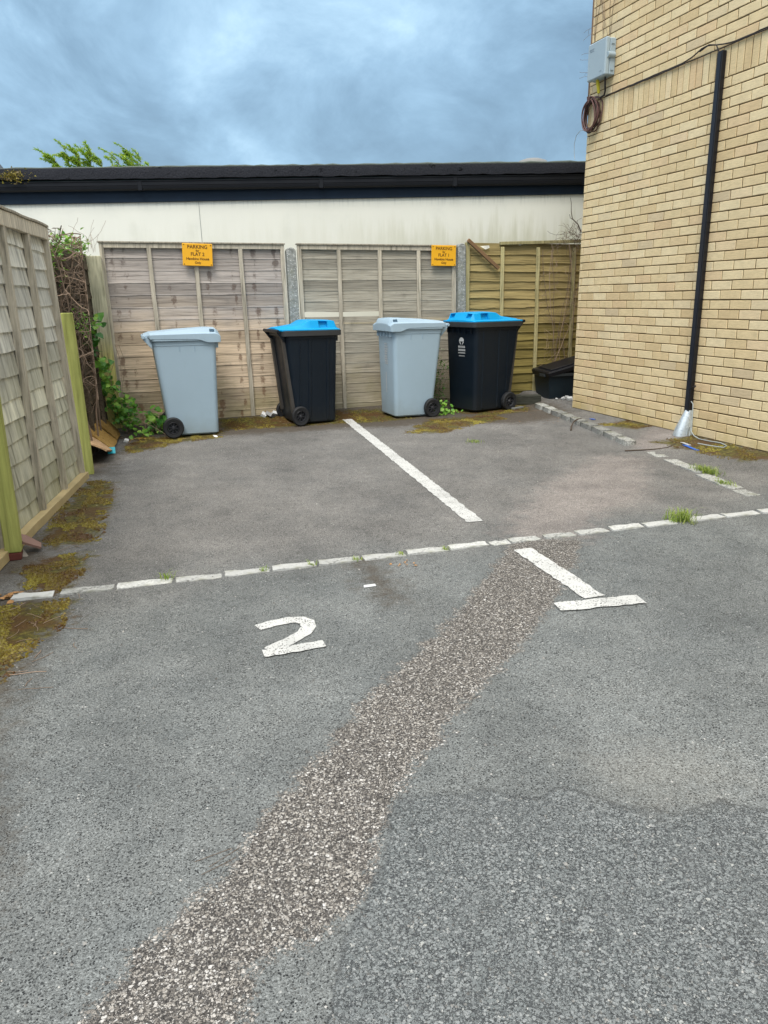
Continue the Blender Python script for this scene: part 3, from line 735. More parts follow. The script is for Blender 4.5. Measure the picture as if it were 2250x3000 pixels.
# ------------ left fence, leaning out
def bil(B0, B1, T0, T1, zb0, zt):
    B0, B1, T0, T1 = map(Vector, (B0, B1, T0, T1)); L = (B1 - B0).length
    nrm = Vector((B1.y - B0.y, -(B1.x - B0.x), 0)).normalized()
    def out(u, z, d):
        a = u / L; f = (z - zb0) / (zt - zb0)
        p = B0.lerp(B1, a).lerp(T0.lerp(T1, a), f)
        return p + nrm * d
    return out, L, nrm
def left_panel(B0, B1, T0, T1, seed, label, battens):
    zb, zt = B0[2], T0[2]
    out, L, nrm = bil(B0, B1, T0, T1, zb, zt)
    e = empty('leaning_fence_panel', ((B0[0] + B1[0]) / 2, (B0[1] + B1[1]) / 2, gz(B0[0], B0[1])), label, 'fence panel', 'pale lapped panels of the left fence')
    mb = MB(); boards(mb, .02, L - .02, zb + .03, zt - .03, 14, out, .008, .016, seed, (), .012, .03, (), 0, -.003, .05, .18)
    mb.build('boards', M['w_pale'], e, sharp=.5)
    def bar(u0, u1, z0, z1, d0, d1, name, mat, c=(.5, .5, 0), k=10, wob=.003):
        mb = MB(); V = []; F = []; C = []; r = random.Random(int(u0 * 977 + z0 * 77) + 5); vert = (z1 - z0) > (u1 - u0)
        for i in range(k + 1):
            f = i / k
            if vert:
                z = z0 + (z1 - z0) * f; j = r.uniform(-wob, wob); ring = [(u0 + j, z, d0), (u0 + j, z, d1), (u1 + j, z, d1), (u1 + j, z, d0)]
            else:
                u = u0 + (u1 - u0) * f; j = r.uniform(-wob, wob); ring = [(u, z0 + j, d0), (u, z0 + j, d1), (u, z1 + j, d1), (u, z1 + j, d0)]
            V += [out(*q) for q in ring]; C += [(c[0], f if vert else c[1], 0)] * 4
        for i in range(k):
            for a in range(4): F.append((i * 4 + a, i * 4 + (a + 1) % 4, i * 4 + 4 + (a + 1) % 4, i * 4 + 4 + a))
        F += [(3, 2, 1, 0), tuple(k * 4 + a for a in range(4))]
        mb.add(V, F, C); return mb.build(name, mat, e, bevel=.003)
    for b in battens: bar(b - .022, b + .022, zb + .03, zt - .06, .012, .052, 'batten', M['w_batten'])
    bar(0, .045, zb, zt - .01, -.005, .052, 'stile', M['w_batten']); bar(L - .045, L, zb, zt - .01, -.005, .052, 'stile', M['w_batten'])
    bar(0, L, zt - .075, zt + .012, .022, .054, 'top_rail', M['w_batten'], (.8, .8, 0))
    bar(-.01, L + .01, zt + .013, zt + .03, -.03, .062, 'capping', M['w_batten'], (.15, .8, 0))
    bar(0, L, zb - .01, zb + .045, .02, .075, 'bottom_rail', plain('pale_yellow_rail', (.43, .335, .17), .85, var=.3, bscale=60, bstr=.4), (.8, .2, 0))
    return e
left_panel((-.712, 4.50, -.15), (-.408, 6.27, -.15), (-.715, 4.50, 1.665), (-.475, 6.27, 1.665), 31, 'pale weathered lapped fence panel leaning outwards along the left side', (.60, 1.16, 1.70) if False else (.66, 1.22))
left_panel((-1.02, 2.55, -.15), (-.73, 4.40, -.15), (-1.03, 2.55, 1.66), (-.745, 4.40, 1.66), 37, 'nearest pale fence panel, only its edge showing at the far left of the picture', (.66, 1.22))
timber_post([(-.648, 4.335, -.12), (-.652, 4.335, .35), (-.655, 4.335, .86)], .08, .085, M['w_green'], 'green_timber_post', 'bright green-stained short timber post at the near end of the leaning panel')
mb = MB(); mb.box(-.70, -.612, 4.292, 4.378, -.165, -.122, ch=.006); tag(mb.build('red_brick', M['redbrick'], loc=(-.655, 4.335, -.165)), 'dark red brick under the bright green timber post', 'brick')
mb = MB(); mb.box(-.79, -.71, 4.20, 4.27, -.17, -.10, ch=.01); tag(mb.build('brick_rubble', plain('pale_rubble', (.36, .28, .2), .9, var=.3), loc=(-.75, 4.23, -.165)), 'pale broken brick rubble left of the dark red brick', 'rubble')
timber_post([(-.345, 6.42, -.16), (-.352, 6.42, .3), (-.362, 6.42, .8), (-.37, 6.42, 1.085)], .085, .09, M['w_green'], 'green_timber_post', 'yellow-green timber post at the far end of the leaning panel, before the brambles')

# old side fence behind the brambles
out, L, nrm = bil((-.44, 6.6, -.15), (-.20, 8.46, -.15), (-.56, 6.6, 1.6), (-.245, 8.46, 1.6), -.15, 1.6)
sf = empty('overgrown_fence_panel', (-.35, 7.5, gz(-.35, 7.5)), 'dark old fence panel smothered by dry brambles in the left corner', 'fence panel')
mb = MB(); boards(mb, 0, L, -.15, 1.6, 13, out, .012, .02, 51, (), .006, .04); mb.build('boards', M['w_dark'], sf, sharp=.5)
for u in (.1, .75, 1.4):
    mb = MB(); mb.add([out(u, -.15, .02), out(u + .05, -.15, .02), out(u + .05, 1.55, .02), out(u, 1.55, .02), out(u, -.15, .05), out(u + .05, -.15, .05), out(u + .05, 1.55, .05), out(u, 1.55, .05)], [(4, 5, 6, 7), (0, 1, 5, 4), (1, 2, 6, 5), (2, 3, 7, 6), (3, 0, 4, 7)], (.6, .5, 0))
    mb.build('batten', M['w_dark'], sf)

# fallen panel leaning against it
fpn = empty('fallen_fence_panel', (-.2, 7.5, gz(-.2, 7.5)), 'orange-brown broken fence boards leaning on the ground below the brambles', 'broken fence panel')
RN, RF = Vector((-.20, 6.70, -.10)), Vector((-.085, 8.32, -.145)); LN, LF = Vector((-.44, 6.78, .05)), Vector((-.47, 8.10, .335))
def slab(v0, v1, c, mat, curl=0, over=0.0):
    mb = MB(); V = []; F = []; C = []; nx, ny = 12, 8
    nrm = (LN - RN).cross(RF - RN).normalized(); nrm = nrm if nrm.z > 0 else -nrm
    for s_ in (0, 1):
        for j in range(ny + 1):
            for i in range(nx + 1):
                u = i / nx - (.02 * math.sin(v0 * 9) + .012 * mn.noise(Vector((j * .7, v0 * 5, 0)))) * (1 - i / nx); b = j / ny; v = v0 + (v1 - v0) * b
                p = RN.lerp(RF, v).lerp(LN.lerp(LF, v), u) + nrm * (over * (1 - b) + .004 * math.sin(u * 7 + v0 * 9) - s_ * .014)
                p += Vector((0, -.03, .07)) * curl * (1 - b) * (1 - .5 * u)
                V.append(p); C.append((c, .9, 0))
    o = (nx + 1) * (ny + 1)
    for s_ in (0, 1):
        for j in range(ny):
            for i in range(nx):
                q = (s_ * o + j * (nx + 1) + i, s_ * o + j * (nx + 1) + i + 1, s_ * o + (j + 1) * (nx + 1) + i + 1, s_ * o + (j + 1) * (nx + 1) + i); F.append(q if s_ == 0 else q[::-1])
    for j in range(ny):
        for i in (0, nx): q = j * (nx + 1) + i; F.append((q, q + nx + 1, o + q + nx + 1, o + q))
    for i in range(nx):
        for j in (0, ny): q = j * (nx + 1) + i; F.append((q, q + 1, o + q + 1, o + q))
    mb.add(V, F, C, True); return mb.build('board', mat, fpn, sharp=.5)
slab(.66, 1.0, .25, M['w_orange'], over=.012); slab(.30, .655, .6, M['w_orange'], over=.012); slab(.0, .295, .75, M['w_tan'], 1.0, .01)

# ---------------------------------------------------------------- brambles, ivy, weeds
def leaf(mb, p, d, up, s, c, kind='oval'):
    d = d.normalized(); side = d.cross(up)
    if side.length < .05: side = d.cross(Vector((1, 0, .2)))
    side.normalize(); nn = side.cross(d)
    if kind == 'oval': P = [(0, 0, 0), (.42, .30, .06), (.0, .5, -.03), (-.42, .30, .06), (.30, .72, .02), (-.30, .72, .02), (0, 1, -.10)]
    elif kind == 'ivy': P = [(0, 0, 0), (.52, .12, .05), (.0, .42, -.03), (-.52, .12, .05), (.42, .55, .05), (-.42, .55, .05), (0, 1.02, -.08)]
    V = [p + side * a * s + d * b * s + nn * e * s for (a, b, e) in P]
    mb.add(V, [(0, 1, 2), (0, 2, 3), (1, 4, 2), (3, 2, 5), (2, 4, 6), (2, 6, 5)], (c, 0, 0))
def rv(k=1.): return Vector((rnd.uniform(-1, 1), rnd.uniform(-1, 1), rnd.uniform(-1, 1))) * k
def wander(p, d, n, step, curl, grav=0):
    P = [p.copy()]; d = d.normalized()
    for i in range(n):
        d = (d + rv(curl) + Vector((0, 0, grav))).normalized(); p = p + d * step; P.append(p.copy())
    return P
th = empty('bramble_thicket', (-.28, 7.5, gz(-.28, 7.5)), 'dense tangle of dry brown bramble stems with few leaves over the corner fence', 'brambles')
mb = MB()
o2, L2, n2 = bil((-.36, 6.75, -.05), (-.19, 8.30, -.05), (-.50, 6.75, 1.62), (-.25, 8.30, 1.66), -.05, 1.62)
for i in range(520):
    u = rnd.uniform(0, L2); z = min(1.64, max(.25, rnd.gauss(1.15, .36))); p = Vector(o2(u, z, rnd.uniform(-.05, .09)))
    P = wander(p, rv() + Vector((0, .4, .1)), rnd.randint(6, 16), .038, .42, -.02)
    P = [Vector((min(q.x, -.033 * q.y), min(q.y, 8.34), min(q.z, 1.72))) for q in P]
    mb.tube(P, rnd.choice((.0016, .0022, .003, .0045)), 4, (rnd.random(), 0, 0), cap=False)
for i in range(12):
    u = rnd.uniform(.1, L2 - .1); P = wander(Vector(o2(u, .0, .03)), Vector((0, .1, 1)), 22, .075, .2, .05)
    P = [Vector((min(q.x, -.034 * q.y), min(q.y, 8.34), min(q.z, 1.70))) for q in P]
    mb.tube(P, lambda t: .009 - .005 * t, 5, (rnd.uniform(.2, .7), 0, 0), cap=False)
for i in range(14):
    P = wander(Vector((rnd.uniform(-.4, -.12), rnd.uniform(7.4, 8.3), 1.62)), Vector((rnd.uniform(-.2, .5), 0, 1)), rnd.randint(4, 9), .035, .35)
    mb.tube(P, .0013, 4, (rnd.uniform(.5, 1), 0, 0), cap=False)
mb.build('stems', M['twig'], th)
mb = MB()
for i in range(380):
    u = rnd.uniform(0, L2); p = Vector(o2(u, rnd.choice((1.60, 1.64, 1.66)) + rnd.gauss(0, .03), rnd.uniform(-.05, .06)))
    if u < L2 * .3: p.z -= rnd.uniform(0, .25)
    leaf(mb, p, rv() + Vector((.3, -.4, .3)), Vector((0, 0, 1)) + rv(.4), rnd.uniform(.018, .045), rnd.uniform(.5, 1))
for i in range(110):
    p = Vector((rnd.gauss(-.33, .05), rnd.gauss(7.5, .2), rnd.gauss(1.0, .06)))
    leaf(mb, p, rv() + Vector((.3, -.5, -.1)), Vector((0, 0, 1)) + rv(.4), rnd.uniform(.02, .04), rnd.uniform(.6, 1))
mb.build('leaves', M['ivy'], th)

def foliage(name, label, cat, loc, clusters, mat, kind, stems, seed, up=(0, -.5, .8)):
    e = empty(name, loc, label, cat); r = random.Random(seed); mb = MB()
    for (c, rad, n, s0, s1, c0, c1) in clusters:
        for i in range(n):
            v = Vector((r.gauss(0, 1), r.gauss(0, 1), r.gauss(0, 1))) * .5
            p = Vector(c) + Vector((v.x * rad[0], v.y * rad[1], v.z * rad[2])); p.z = max(p.z, gz(p.x, p.y) + .004)
            d = Vector((r.uniform(-1, 1), r.uniform(-1, .4), r.uniform(-.9, .5)))
            leaf(mb, p, d, Vector(up) + Vector((r.uniform(-.6, .6), r.uniform(-.6, .6), r.uniform(-.5, .5))), r.uniform(s0, s1), r.uniform(c0, c1), kind)
    mb.build('leaves', mat, e)
    mb = MB()
    for (P, rr, c) in stems: mb.tube(P, rr, 5, (c, 0, 0), cap=False)
    if stems: mb.build('stems', M['twig'], e)
    return e
iv_st = []
for i in range(7):
    P = wander(Vector((rnd.uniform(-.1, .0), rnd.uniform(8.1, 8.25), -.12)), Vector((-.28, -.05, 1)), 20, .045, .2, .02); iv_st.append((P, .002, .7))
iv_st.append((wander(Vector((.02, 8.0, .05)), Vector((.5, -.3, -.12)), 9, .05, .1), .0016, 1)); 
foliage('ivy_plant', 'bright green ivy trailing down the corner beside the yellowish timber post', 'ivy', (-.1, 8.1, gz(-.1, 8.1)), [
    ((-.315, 7.85, .93), (.11, .25, .12), 46, .05, .10, .05, .6), ((-.30, 7.85, 1.0), (.12, .25, .07), 26, .03, .06, .7, 1), ((-.285, 7.9, .83), (.09, .2, .10), 34, .05, .10, .0, .45),
    ((-.225, 8.1, .57), (.10, .18, .09), 34, .04, .085, .35, 1), ((-.185, 8.12, .46), (.07, .15, .06), 16, .035, .06, .5, 1), ((-.155, 8.15, .36), (.10, .15, .09), 48, .035, .07, .3, 1), ((-.085, 8.17, .17), (.13, .15, .12), 100, .03, .06, .25, 1), ((-.035, 8.2, .05), (.15, .15, .11), 90, .025, .055, .15, .9), ((.0, 8.2, -.05), (.1, .12, .06), 30, .025, .05, .3, 1)], M['ivy'], 'ivy', iv_st, 4)
wd = []
for i in range(14):
    P = wander(Vector((rnd.uniform(.12, .36), rnd.uniform(7.98, 8.2), -.12)), Vector((rnd.uniform(-.6, .6), rnd.uniform(-.4, .2), 1)), 6, .03, .25); wd.append((P, .0018, .9))
foliage('nettle_weed', 'green leafy weed growing against the wheel of the leftmost pale grey bin', 'weed', (.25, 8.05, gz(.25, 8.05)), [
    ((.235, 8.12, .0), (.11, .15, .12), 34, .045, .085, .45, 1), ((.31, 8.12, -.03), (.10, .12, .09), 34, .045, .085, .1, .6), ((.13, 8.05, -.09), (.15, .15, .04), 26, .03, .055, .5, 1)], M['ivy'], 'oval', wd, 9)
wd = []
for i in range(30):
    P = wander(Vector((rnd.uniform(3.16, 3.42), rnd.uniform(8.15, 8.33), -.06)), Vector((rnd.uniform(-.1, .5), rnd.uniform(-.3, .1), 1.4)), rnd.randint(5, 15), .032, .16); wd.append((P, .0016, 1))
wd.append(([Vector((3.22, 8.2, .1)), Vector((3.29, 8.2, .36))], .005, 1))
foliage('fence_weed', 'tall dusty green weed between the right pale grey bin and the dark bin', 'weed', (3.3, 8.2, gz(3.3, 8.2)), [
    ((3.27, 8.22, .06), (.17, .15, .22), 330, .012, .035, .0, .7), ((3.36, 8.22, .24), (.14, .14, .2), 230, .01, .03, .1, .9), ((3.44, 8.22, .42), (.11, .12, .14), 90, .01, .024, .2, .9)], M['weed'], 'oval', wd, 14)
foliage('dandelion_weed', 'small bright green leafy weed at the wheel of the right pale grey bin', 'weed', (3.31, 7.82, gz(3.3, 7.82)), [
    ((3.31, 7.86, -.01), (.10, .1, .07), 48, .025, .055, .5, 1), ((3.38, 7.78, -.05), (.14, .1, .03), 36, .02, .045, .6, 1), ((3.24, 7.72, -.06), (.07, .06, .02), 16, .02, .04, .6, 1)], M['ivy'], 'oval', [], 15)
# dry vine on the olive fence and the building corner
e = empty('dry_vine', (5.02, 8.36, gz(5, 8.36)), 'dry bare vine climbing the olive fence in the corner by the brick wall', 'vine'); mb = MB()
for i in range(10):
    P = wander(Vector((rnd.uniform(4.98, 5.2), 8.38, 0)), Vector((rnd.uniform(-.05, .05), 0, 1)), 24, .075, .16, .05)
    P = [Vector((q.x, min(8.40, max(8.26, q.y)), min(1.83, q.z))) for q in P]; mb.tube(P, .003, 5, (rnd.uniform(.3, 1), 0, 0), cap=False)
for i in range(70):
    P = wander(Vector((rnd.uniform(4.75, 5.3), 8.385, rnd.uniform(.3, 1.75))), rv() + Vector((-.3, -.2, 0)), rnd.randint(4, 9), .03, .4)
    P = [Vector((q.x, min(8.41, q.y), q.z)) for q in P]; mb.tube(P, .0015, 4, (rnd.uniform(.4, 1), 0, 0), cap=False)
for i in range(60):
    P = wander(Vector((rnd.gauss(5.18, .07), rnd.uniform(8.32, 8.42), rnd.gauss(1.84, .03))), rv(), rnd.randint(5, 10), .026, .5); mb.tube(P, .0018, 4, (rnd.uniform(.0, .5), 0, 0), cap=False)
P = [Vector(p) for p in ((5.30, 8.4, 1.9), (5.25, 8.4, 1.99), (5.17, 8.4, 2.05), (5.15, 8.4, 2.13), (5.145, 8.4, 2.22), (5.13, 8.4, 2.28))]; mb.tube(P, lambda t: .008 - .006 * t, 5, (.1, 0, 0))
mb.tube([Vector((5.2, 8.4, 2.03)), Vector((5.14, 8.4, 2.06)), Vector((5.13, 8.4, 2.1))], .003, 5, (.1, 0, 0))
mb.build('stems', M['twig'], e)
e = empty('wall_creeper', (4.59, 7.22, 3.5), 'thin dead creeper stems on the brick wall above the grey utility box', 'creeper'); mb = MB()
for i in range(7):
    P = wander(Vector((WX - .008, rnd.choice((7.24, 7.2, 6.98, 7.0, 7.1)), rnd.uniform(3.4, 3.6))), Vector((0, rnd.uniform(-.15, .15), 1)), 16, .06, .16)
    P = [Vector((WX - .008, min(7.30, q.y), q.z)) for q in P]; mb.tube(P, .0022, 4, (rnd.uniform(.2, .7), 0, 0), cap=False)
P = wander(Vector((WX - .006, 7.288, 2.9)), Vector((0, 0, 1)), 24, .06, .05); P = [Vector((WX - .004, 7.294, q.z)) for q in P]; mb.tube(P, .008, 5, (.5, 0, 0), cap=False)
for i in range(8):
    P = wander(Vector((WX - .004, 7.30, rnd.uniform(3.2, 3.7))), Vector((-.7, .8, rnd.uniform(-.3, .6))), 5, .02, .4); mb.tube(P, .0012, 4, (.5, 0, 0), cap=False)
mb.build('stems', M['twig'], e)

# moss tufts: countless, one object
mb = MB(); 
def moss_on(poly, n, s0=.004, s1=.011):
    xs = [p[0] for p in poly]; ys = [p[1] for p in poly]; k = 0; t = 0
    while k < n and t < n * 12:
        t += 1
        x = rnd.uniform(min(xs), max(xs)); y = rnd.uniform(min(ys), max(ys))
        dd = pdist((x, y), poly)
        if dd < -.05 or rnd.random() > .5 + dd * 6: continue
        if mn.noise(Vector((x * 9, y * 6, 1))) + .25 * mn.noise(Vector((x * 30, y * 30, 4))) < -.02: continue
        k += 1; s = rnd.uniform(s0, s1); z = gz(x, y) + .001; a0 = rnd.uniform(0, 6.28); h = s * rnd.uniform(.35, .9)
        V = [Vector((x + s * math.cos(a0 + i * 2.09), y + s * math.sin(a0 + i * 2.09), z)) for i in range(3)] + [Vector((x + rnd.uniform(-s, s) * .4, y + rnd.uniform(-s, s) * .4, z + h))]
        tone = max(0, min(1, .5 + 1.1 * mn.noise(Vector((x * 4, y * 4, 7))) + rnd.uniform(-.3, .3)))
        mb.add(V, [(0, 1, 3), (1, 2, 3), (2, 0, 3)], (tone, 0, 0))
for q, c in zip(MOSS, (4200, 2600, 3000, 3000, 3000, 500, 900, 1500, 700)): moss_on(q, c)
tag(mb.build('moss', M['moss']), 'olive and brown moss growing on the asphalt along the fences', 'moss', None, 'stuff')

# grass tufts
def tuft(x, y, n, h, spread, label, lean=(0, 0), lng=None):
    mb = MB()
    for i in range(n):
        bx = x + rnd.gauss(0, spread * .45) * (lng[0] if lng else 1) ; by = y + rnd.gauss(0, spread * .45) * (lng[1] if lng else 1)
        a = rnd.uniform(0, 6.28); l = h * rnd.uniform(.5, 1.1); o = Vector((math.cos(a), math.sin(a), 0)); w = Vector((-o.y, o.x, 0)) * rnd.uniform(.0012, .0024)
        b = Vector((bx, by, gz(bx, by))); lv = Vector((lean[0], lean[1], 0))
        m1 = b + (o * .35 + lv * .3) * l + Vector((0, 0, l * .65)); t = b + (o * rnd.uniform(.6, 1.1) + lv) * l + Vector((0, 0, l * rnd.uniform(.5, .95)))
        mb.add([b - w, b + w, m1 + w * .8, m1 - w * .8, t], [(0, 1, 2, 3), (3, 2, 4)], (rnd.random(), 0, 0))
    return tag(mb.build('grass_tuft', M['grass'], loc=(x, y, gz(x, y))), label, 'grass', 'grass tufts in the cracks')
tuft(2.93, 3.44, 170, .085, .085, 'bright spiky grass tuft growing out of the sett row in front of the brick wall')
tuft(3.85, 4.33, 260, .06, .11, 'long low grass patch along the slanting kerb setts near the metal pole foot', lng=(.5, 1.2))
tuft(3.72, 4.0, 90, .045, .07, 'thin grass on the nearer kerb setts at the right edge', lng=(.5, 1.2))
tuft(2.90, 6.15, 90, .03, .075, 'small pale grass patch alone on the asphalt in front of the dark bin')
tuft(.10, 3.67, 32, .05, .05, 'sparse thin grass at the left part of the sett row')
for (gx, lab) in ((.56, 'tiny'), (.80, ''), (1.03, ''), (1.265, ''), (1.50, '')):
    t = tuft(gx, row_y(gx) - .02, 26, .03, .022, 'tiny grass sprouting in a joint of the white sett row')

# ---------------------------------------------------------------- wheelie bins (local: +x front, wheels at -x)
def rrect(x0, x1, hw, r, n=4):
    P = []
    for (cx, cy, a0) in ((x1 - r, hw - r, 0), (x0 + r, hw - r, 90), (x0 + r, -hw + r, 180), (x1 - r, -hw + r, 270)):
        for i in range(n + 1):
            a = math.radians(a0 + 90 * i / n); P.append((cx + r * math.cos(a), cy + r * math.sin(a)))
    return P
def bin_body(ribs):
    mb = MB(); rings = []
    for (z, x0, x1, hw, r) in ((.02, -.20, .255, .215, .04), (.035, -.225, .272, .23, .045), (.18, -.24, .276, .234, .05), (.6, -.288, .288, .25, .05), (.90, -.322, .297, .262, .05), (.902, -.326, .301, .266, .05), (.965, -.332, .304, .268, .05)):
        rings.append([(x, y, z) for (x, y) in rrect(x0, x1, hw, r, 5)])
    n = len(rings[0]); V = [p for R in rings for p in R]; F = []
    for i in range(len(rings) - 1):
        for k in range(n): F.append((i * n + k, i * n + (k + 1) % n, (i + 1) * n + (k + 1) % n, (i + 1) * n + k))
    F.append(tuple(range(n - 1, -1, -1))); mb.add(V, F, (.5, .5, .5), True)
    def slope(z): return .23 + (z - .03) / .87 * .031
    for sy in (-1, 1):
        for (xa, za, zb, w, d) in ribs:
            V = []
            for z in (za, zb):
                y0 = slope(z) - .01; y1 = slope(z) + d
                xs = xa + (z - .5) * .02
                V += [(xs - w / 2, sy * y0, z), (xs + w / 2, sy * y0, z), (xs + w / 4, sy * y1, z), (xs - w / 4, sy * y1, z)]
            mb.add(V, [(0, 1, 2, 3), (4, 5, 6, 7), (0, 1, 5, 4), (1, 2, 6, 5), (2, 3, 7, 6), (3, 0, 4, 7)])
    # comb under the rim, axle boss
    for sy in (-1, 1):
        mb.box(-.235, -.14, sy * .20 - .03, sy * .20 + .03, .055, .15, ch=.01)
    for k in range(5):
        y = -.2 + k * .1; mb.box(.285, .325, y - .003, y + .003, .87, .955)
    for sy in (-1, 1):
        mb.box(-.345, -.30, sy * .22 - .012, sy * .22 + .012, .2, .9, M=Matrix.Translation((0, 0, 0)) @ Matrix.Shear('XZ', 4, (0, 0)) if False else Matrix.Identity(4)) if False else None
    return mb
def wheel(parent, y, out, zc=.106, xc=-.19):
    s = 1 if out > 0 else -1
    mb = MB(); mb.lathe([(.062, -.022), (.093, -.026), (.103, -.018), (.106, 0), (.103, .018), (.093, .026), (.062, .022), (.058, .0), (.062, -.022)], 36, 'y', (0, 0, 0))
    w = mb.build('wheel', M['rubber'], parent, (xc, y, zc), sharp=.5, local=True)
    mb = MB(); mb.lathe([(.063, .016 * s), (.056, .022 * s), (.052, .012 * s), (.052, -.012 * s), (.063, -.016 * s)], 32, 'y'); mb.lathe([(.0, .02 * s), (.012, .02 * s), (.018, .012 * s), (.018, -.012 * s), (0, -.012 * s)], 20, 'y')
    for k in range(8):
        a = k * PI / 4 + .2; mb.box(.014, .056, -.005, .012 * s if s > 0 else .005, -.005, .005, M=Matrix.Rotation(a, 4, 'Y'))
    mb.build('hub', M['hub'], w, sharp=.5)
    mb = MB(); mb.lathe([(.018, -.016 * s), (.05, -.014 * s), (.05, -.010 * s), (0, -.010 * s)], 24, 'y'); mb.build('hub_back', M['rubber'], w)
    return w
def loft_lid(st, mat, parent, slots, name='lid'):
    """st: (x, hw, zb, ze, dhw, zd)"""
    bm = bmesh.new(); rings = []
    for (x, hw, zb, ze, dhw, zd) in st:
        R = [(-hw, zb), (-hw - .0, ze), (-dhw - .028, ze + .006), (-dhw, zd), (-dhw * .5, zd + .006), (0, zd + .008), (dhw * .5, zd + .006), (dhw, zd), (dhw + .028, ze + .006), (hw, ze), (hw, zb)]
        rings.append([bm.verts.new((x, y, z)) for (y, z) in R])
    n = len(rings[0]); side = {}
    for i in range(len(rings) - 1):
        for k in range(n - 1):
            f = bm.faces.new((rings[i][k], rings[i + 1][k], rings[i + 1][k + 1], rings[i][k + 1])); side[(i, k)] = f
        bm.faces.new((rings[i][n - 1], rings[i + 1][n - 1], rings[i + 1][0], rings[i][0]))
    endb = bm.faces.new(rings[0]); endf = bm.faces.new(rings[-1][::-1])
    bmesh.ops.recalc_face_normals(bm, faces=bm.faces[:])
    for (i, k) in slots:
        f = side[(i, k)]
        bmesh.ops.inset_individual(bm, faces=[f], thickness=.007, depth=-.0, use_even_offset=True)
        nrm = f.normal.copy(); r = bmesh.ops.extrude_discrete_faces(bm, faces=[f])
        for v in r['faces'][0].verts: v.co -= nrm * .035
    m = bpy.data.meshes.new(name); bm.to_mesh(m); bm.free()
    a = m.color_attributes.new('tint', 'FLOAT_COLOR', 'POINT')
    m.polygons.foreach_set('use_smooth', [True] * len(m.polygons)); m.set_sharp_from_angle(angle=.45)
    m.materials.append(mat); o = bpy.data.objects.new(name, m); COL.objects.link(o); o.parent = parent
    b = o.modifiers.new('bevel', 'BEVEL'); b.width = .005; b.segments = 2; b.limit_method = 'ANGLE'; b.angle_limit = .5
    return o
def common(e, mat, hmat):
    mb = MB(); mb.tube([(-.19, -.28, .106), (-.19, .28, .106)], .011, 8); mb.build('axle', M['hub'], e)
    wheel(e, -.272, -1); wheel(e, .272, 1)
    mb = MB()
    for sy in (-1, 1):
        V = []
        for y in (sy * .20, sy * .23): V += [(-.325, y, .965), (-.325, y, .87), (-.355, y, .90), (-.41, y, .965), (-.417, y, .985), (-.40, y, 1.0)]
        mb.add(V, [(0, 1, 2, 3, 4, 5), (6, 7, 8, 9, 10, 11)] + [(i, (i + 1) % 6, 6 + (i + 1) % 6, 6 + i) for i in range(6)])
    mb.tube([(-.405, -.25, .985), (-.405, .25, .985)], .017, 12)
    mb.build('handle', hmat, e, bevel=.003)
def grey_bin(loc, rz, label, sc_=1., front=False, xs_=.955):
    e = empty('wheelie_bin', loc, label, 'wheelie bin', 'pale grey wheelie bins', rz, world=False); e.scale = (xs_, 1, sc_)
    body = bin_body([(-.075, .845, .91, .007, .006), (.075, .845, .91, .007, .006)])
    b = body.build('body', M['bin_grey'], e, sharp=.55)
    mb = MB(); R = [rrect(-.345, .322, .282, .05, 4), rrect(-.348, .328, .288, .05, 4)]
    n = len(R[0]); V = [(x, y, z) for (R_, z) in ((R[0], .945), (R[1], .95), (R[1], .985), (R[0], .99)) for (x, y) in R_]
    mb.add(V, [(i * n + k, i * n + (k + 1) % n, (i + 1) * n + (k + 1) % n, (i + 1) * n + k) for i in range(3) for k in range(n)], (.5, .5, .5), True); mb.build('rim', M['bin_grey'], b, sharp=.5)
    common(e, M['bin_grey'], M['bin_grey'])
    st = [(-.405, .20, .985, 1.0, .15, 1.005), (-.36, .24, .982, 1.005, .18, 1.02), (-.345, .290, .965, 1.008, .22, 1.024), (-.1, .292, .962, 1.012, .23, 1.045), (.1, .292, .958, 1.014, .23, 1.055), (.145, .292, .95, 1.014, .23, 1.058), (.2, .292, .93, 1.014, .23, 1.06), (.235, .292, .925, 1.014, .23, 1.06), (.30, .292, .925, 1.012, .22, 1.056), (.325, .29, .925, 1.0, .20, 1.035), (.345, .285, .928, .985, .19, 1.0)]
    loft_lid(st, M['bin_grey'], e, [(7, 2), (7, 7)])
    if front:
        mb = MB(); r = random.Random(3)
        def patch(y0, y1, z0, z1):
            fx = lambda z: .276 + (z - .18) / .72 * .0215 + .0035
            mb.add([(fx(z0), y0, z0), (fx(z0), y1, z0), (fx(z1), y1, z1), (fx(z1), y0, z1)], [(0, 1, 2, 3)])
        z = .80
        for k in range(9):
            h = r.uniform(.012, .02); y = -.03
            while y < .05: 
                w = r.uniform(.006, .016); patch(y, y + w, z - h, z); y += w + r.uniform(.004, .010)
            z -= .026
        mb.build('printed_text', M['white_print'], e)
        mb = MB(); patch(-.012, .004, .27, .49); mb.build('printed_stripe', M['white_print'], e)
    return e
